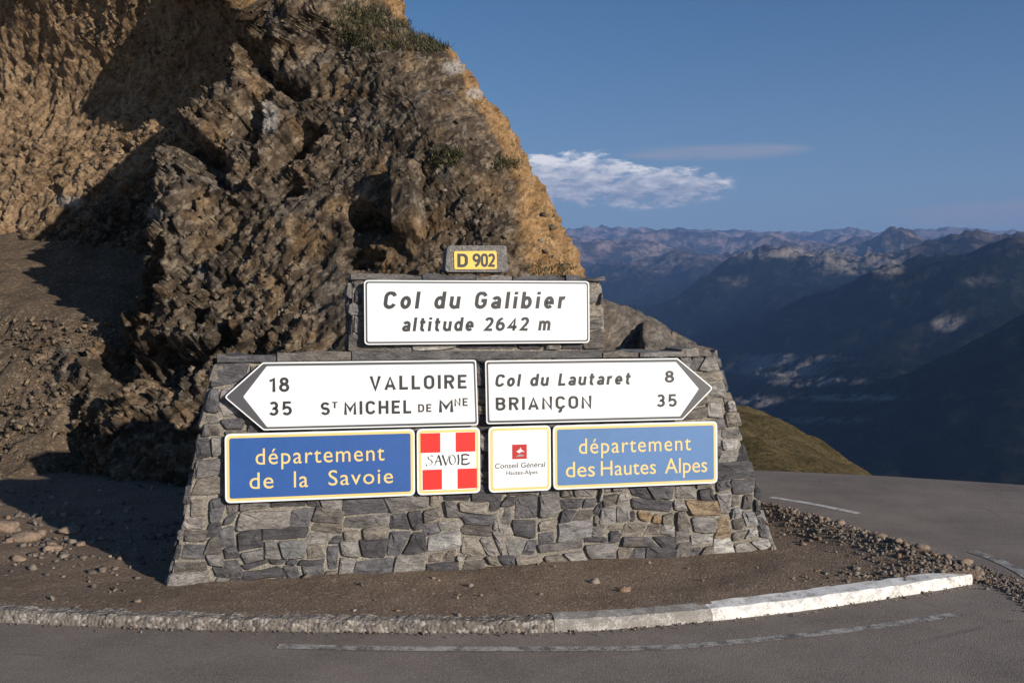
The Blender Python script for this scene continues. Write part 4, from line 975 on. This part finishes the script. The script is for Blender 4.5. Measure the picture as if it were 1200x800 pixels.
# ------------------------------------------------------------------ loose stones
def pebble_material():
    m, nt, b = mat('loose_stone'); g = N(nt, 'ShaderNodeNewGeometry'); r = g.outputs['Random Per Island']; f = NOISE(nt, g.outputs['Position'], 40, 5, .7)
    c = RAMP(nt, r, [(0, (.10, .085, .07)), (.3, (.17, .135, .105)), (.55, (.22, .175, .135)), (.8, (.30, .25, .20)), (.93, (.30, .17, .095)), (1, (.42, .39, .35))])
    c = MIX(nt, RAMP(nt, f, [(.35, .6), (.6, 0.0)]), c, (.07, .058, .048)); L(nt, c, b.inputs['Base Color']); b.inputs['Roughness'].default_value = .92
    bump(nt, b, f, .7, .01); return m
M_pebble = pebble_material()
ico = bmesh.new(); bmesh.ops.create_icosphere(ico, subdivisions=1, radius=1); IV = np.array([v.co[:] for v in ico.verts]); IFc = np.array([[v.index for v in f.verts] for f in ico.faces]); ico.free()
ico = bmesh.new(); bmesh.ops.create_icosphere(ico, subdivisions=2, radius=1); IV2 = np.array([v.co[:] for v in ico.verts]); IF2 = np.array([[v.index for v in f.verts] for f in ico.faces]); ico.free()
nr_ = np.random.RandomState(11)
def rock_verts(base, s, seed):
    r = np.random.RandomState(seed); V = base.copy()
    for _ in range(7):                         # cut flat faces
        n = r.normal(size=3); n /= np.linalg.norm(n); d = r.uniform(.45, .85); h = V@n-d; V = V-np.outer(np.clip(h, 0, None), n)*.95
    a = r.uniform(0, math.tau); R = np.array([[math.cos(a), -math.sin(a), 0], [math.sin(a), math.cos(a), 0], [0, 0, 1]])
    return (V*np.array([1.25, .85, .62])*s)@R.T
BV = np.array([[x, y, z] for x in (-1, 1) for y in (-1, 1) for z in (-1, 1)], float)
BF = np.array([[0, 1, 3, 2], [4, 6, 7, 5], [0, 4, 5, 1], [2, 3, 7, 6], [0, 2, 6, 4], [1, 5, 7, 3]])
def scatter(name, pts, sizes, label, mat_=None, bury=.15):
    """angular chips: skewed six-sided blocks"""
    r = np.random.RandomState(len(pts)); n = len(pts); V = BV[None]*r.uniform(.45, 1.0, (n, 1, 3))*np.array([1.15, .95, .62])+r.uniform(-.28, .28, (n, 8, 3))
    q = r.normal(size=(n, 4))*np.array([1.6, .55, .55, 1.0]); q /= np.linalg.norm(q, axis=1)[:, None]; w, x, y, z = q.T
    Rm = np.stack([1-2*(y*y+z*z), 2*(x*y-z*w), 2*(x*z+y*w), 2*(x*y+z*w), 1-2*(x*x+z*z), 2*(y*z-x*w), 2*(x*z-y*w), 2*(y*z+x*w), 1-2*(x*x+y*y)], 1).reshape(n, 3, 3)
    V = np.einsum('nij,nkj->nki', Rm, V)*np.asarray(sizes)[:, None, None]+np.asarray(pts)[:, None, :]; V[:, :, 2] += np.asarray(sizes)[:, None]*bury
    Q = (BF[None]+8*np.arange(n)[:, None, None]).reshape(-1, 4)
    o = mesh_np(name, V.reshape(-1, 3), Q, mat_ or M_pebble, smooth=False); stuff(o, label, 'gravel')
def pts_in(n, x0, x1, y0, y1, keep):
    X = nr_.uniform(x0, x1, n*4); Y = nr_.uniform(y0, y1, n*4); k = keep(X, Y) > nr_.rand(n*4); X = X[k][:n]; Y = Y[k][:n]; return np.stack([X, Y, verge_h(X, Y)], 1)
def monument_clear(X, Y):
    q = np.stack([X, Y], 1)-np.array([P0.x, P0.y]); c, s_ = math.cos(YAW), math.sin(YAW); a = q[:, 0]*c+q[:, 1]*s_; b = -q[:, 0]*s_+q[:, 1]*c
    return ~((a > uL0-.03) & (a < uR0+.03) & (b > -.03) & (b < .7))
bermk = lambda X, Y: (np.exp(-((island_sd(X, Y)-.22)/.26)**2)*sstep(1.7, 2.3, X)*sstep(6.5, 7.1, Y)*monument_clear(X, Y))
pb_ = pts_in(2600, 1.7, 3.8, 6.6, 10.8, bermk); scatter('gravel', pb_, nr_.uniform(.005, .016, len(pb_))*nr_.choice([1, 1, 1.5], len(pb_)), 'broken stones heaped along the strip between verge and road on the right')
lk = lambda X, Y: np.where((X < -2.6) & monument_clear(X, Y), np.exp(-((Y-(8.2-.25*(X+4)))/.8)**2)*.9+.06, .05*monument_clear(X, Y))*(island_sd(X, Y) > .12)
pl = pts_in(1300, -7, 1.8, 5.9, 11.0, lk); scatter('gravel', pl, nr_.uniform(.006, .022, len(pl))*nr_.choice([1, 1, 1.8], len(pl)), 'small stones scattered over the brown verge left of and before the monument')
kp = []
for i in range(380):
    p = kl[nr_.randint(20, len(kl)-1)]; kp.append((p.x+nr_.normal()*.04, p.y-abs(nr_.normal())*.035, .006))
scatter('gravel', np.array(kp), nr_.uniform(.002, .008, len(kp)), 'fine grit and crumbs gathered on the asphalt along the foot of the kerb')
ep = catmull([ground(*p) for p in [(1070, 652), (1120, 664), (1160, 676), (1200, 696), (1240, 725), (1270, 770)]], 30); gp = []
for i in range(1500):
    p = ep[nr_.randint(0, len(ep)-1)]; gp.append((p.x+nr_.normal()*.07, p.y+nr_.normal()*.10, .004))
scatter('gravel', np.array(gp), nr_.uniform(.003, .013, len(gp)), 'thin spill of grit and chips continuing across the asphalt at the right')
ROCKS = [(905, 590, .05), (925, 596, .035), (943, 606, .045), (985, 622, .05), (1003, 627, .04), (1030, 640, .055), (1052, 648, .045), (1080, 652, .05), (1110, 660, .04), (1132, 664, .05), (960, 618, .04), (1150, 668, .035),
         (30, 628, .11), (62, 640, .07), (4, 618, .13), (22, 650, .06), (82, 620, .08), (95, 634, .05), (48, 622, .06), (140, 652, .035), (120, 628, .04), (162, 706, .025), (940, 636, .03), (1065, 640, .04)]
for i, (px, py, s_) in enumerate(ROCKS):
    g_ = ground(px, py, .05); g_.z = float(verge_h(np.array([g_.x]), np.array([g_.y]))[0])
    V = rock_verts(IV2, s_, 900+i); V = V+.06*s_*perlin(V/s_*1.7+i)[:, None]
    o = mesh_np('loose_rock', V, IF2, M_pebble, smooth=False); o.location = g_+Vector((0, 0, s_*.25))
    if px > 800: tag(o, 'fist-sized broken rock on the stony strip right of the monument', 'rock', 'loose rocks on the strip right of the monument')
    elif px == 162: tag(o, 'small pale rock lying alone on the verge by the kerb, lower left', 'rock')
    else: tag(o, 'fist-sized broken rock on the ground left of the monument, in front of its shadow', 'rock', 'loose rocks left of the monument')

# broken blocks and chips lying on and sticking out of the cliff
def cliff_debris():
    r = np.random.RandomState(8); m = np.nonzero((cpx > -60) & (cpx < 690) & (cpy > -30) & (cpy < 560) & (cliffV[:, 1] < 17.5) & (cliffV[:, 2] > .1))[0]
    cl = perlin(cliffV[m]*.9+21)+.6*perlin(cliffV[m]*2.5+3); fanw = 1-sstep(-60, 20, ((cpx[m]+20)*150+(cpy[m]-130)*350)/380.8)
    p = np.clip(.05+1.0*cl+.45*fanw, .0, 1.2)*(1-.85*sstep(330, 520, cpx[m]))+.004; p /= p.sum(); i = r.choice(m, 3600, replace=False, p=p)
    scatter('broken_rock', cliffV[i], .009+.034*r.rand(3600)**3+.04*(r.rand(3600) > .992), 'broken blocks and chips caught on the steep face of the cliff', M_debris, -.25)
def debris_mat():
    m, nt, b = mat('broken_rock'); g = N(nt, 'ShaderNodeNewGeometry'); r = g.outputs['Random Per Island']; f = NOISE(nt, g.outputs['Position'], 28, 6, .7)
    c = RAMP(nt, r, [(0, (.07, .055, .042)), (.3, (.13, .10, .072)), (.55, (.19, .145, .10)), (.8, (.28, .22, .155)), (.93, (.36, .25, .14)), (1, (.34, .31, .27))])
    c = MIX(nt, 1.0, c, (.85, .82, .78), 'MULTIPLY'); c = MIX(nt, RAMP(nt, f, [(.35, .65), (.6, 0.0)]), c, (.05, .04, .03)); L(nt, c, b.inputs['Base Color']); b.inputs['Roughness'].default_value = .95
    bump(nt, b, f, .8, .02); return m
M_debris = debris_mat(); cliff_debris()
# and on the scree foot
sx_ = nr_.uniform(-12, -4.6, 5000); sy_ = nr_.uniform(11.2, 13.6, 5000); tt_ = .95*(sy_-11.35-.34*np.clip(-6-sx_, 0, 20)); sz_ = .5*(tt_+np.sqrt(tt_*tt_+.22))-.03-np.clip(sx_+5.45, 0, 9)**1.2*.9
k_ = (sz_ < 1.75) & (sz_ > .05); scatter('gravel', np.stack([sx_, sy_, sz_], 1)[k_], (.008+.035*nr_.rand(k_.sum())**4), 'loose chips strewn down the brown scree slope at the far left', M_debris)

# ------------------------------------------------------------------ alpine tufts on the cliff
def grass_mat():
    m, nt, b = mat('alpine_grass'); g = N(nt, 'ShaderNodeNewGeometry'); c = RAMP(nt, g.outputs['Random Per Island'], [(0, (.030, .038, .014)), (.6, (.060, .062, .024)), (1, (.13, .10, .045))])
    L(nt, c, b.inputs['Base Color']); b.inputs['Roughness'].default_value = .8; return m
M_grass = grass_mat()
def tufts(name, cx, cy, wx, wy, n, label):
    m = (((cpx-cx)/wx)**2+((cpy-cy)/wy)**2 < 1) & (cliffV[:, 1] < 15)
    idx = np.nonzero(m)[0]
    if len(idx) == 0: return
    r = np.random.RandomState(int(cx)); idx = r.choice(idx, n); V = []; Fc = []
    for i in idx:
        p = cliffV[i]
        for k in range(7):
            a = r.uniform(0, math.tau); l = r.uniform(.03, .075); d = np.array([math.cos(a)*.6, math.sin(a)*.6-.25, 1.0]); d /= np.linalg.norm(d); w = np.array([math.sin(a), -math.cos(a), 0])*.006
            o = p+r.normal(size=3)*.03+np.array([0, -.02, -.02]); b = len(V); V += [o-w, o+w, o+d*l*.6+w*.7, o+d*l*.6-w*.7, o+d*l+np.array([0, 0, -l*.25])+np.array([math.cos(a), math.sin(a), 0])*l*.25]; Fc += [(b, b+1, b+2, b+3), (b+3, b+2, b+4)]
    o = mesh_from(name, V, Fc, M_grass); stuff(o, label, 'grass')
tufts('grass_patch', 455, 42, 60, 18, 520, 'dark green grass along the upper edge of the cliff near the skyline')
tufts('grass_patch', 510, 54, 22, 6, 240, 'dark green grass tuft overhanging the skyline at the top of the cliff')
tufts('grass_patch', 525, 184, 16, 8, 130, 'small dark green clump in the middle of the cliff face')
tufts('grass_patch', 592, 193, 16, 7, 130, 'small dark clump beside the orange edge of the cliff')
tufts('grass_patch', 420, 20, 40, 16, 260, 'sparse green grass at the very top of the frame on the cliff')
tufts('grass_patch', 645, 315, 30, 8, 60, 'thin green tufts just above the right end of the top sign')

# ------------------------------------------------------------------ haze
def haze():
    m = bpy.data.materials.new('haze_air'); m.use_nodes = True; nt = m.node_tree; nt.nodes.clear(); v = N(nt, 'ShaderNodeVolumePrincipled'); out = N(nt, 'ShaderNodeOutputMaterial')
    v.inputs['Color'].default_value = (.25, .45, .92, 1); v.inputs['Density'].default_value = 1.95e-5; v.inputs['Anisotropy'].default_value = 0.0
    L(nt, v.outputs[0], out.inputs['Volume'])
    x0, x1, y0, y1, z0, z1 = -64000, 64000, -5000, 64000, -1600, 4700
    V = [(x0, y0, z0), (x1, y0, z0), (x1, y1, z0), (x0, y1, z0), (x0, y0, z1), (x1, y0, z1), (x1, y1, z1), (x0, y1, z1)]
    o = mesh_from('haze', V, [(0, 3, 2, 1), (4, 5, 6, 7), (0, 1, 5, 4), (1, 2, 6, 5), (2, 3, 7, 6), (3, 0, 4, 7)], m); o['kind'] = 'stuff'; o['label'] = 'blue haze in the air over the far valleys and ranges'; o['category'] = 'haze'
haze()
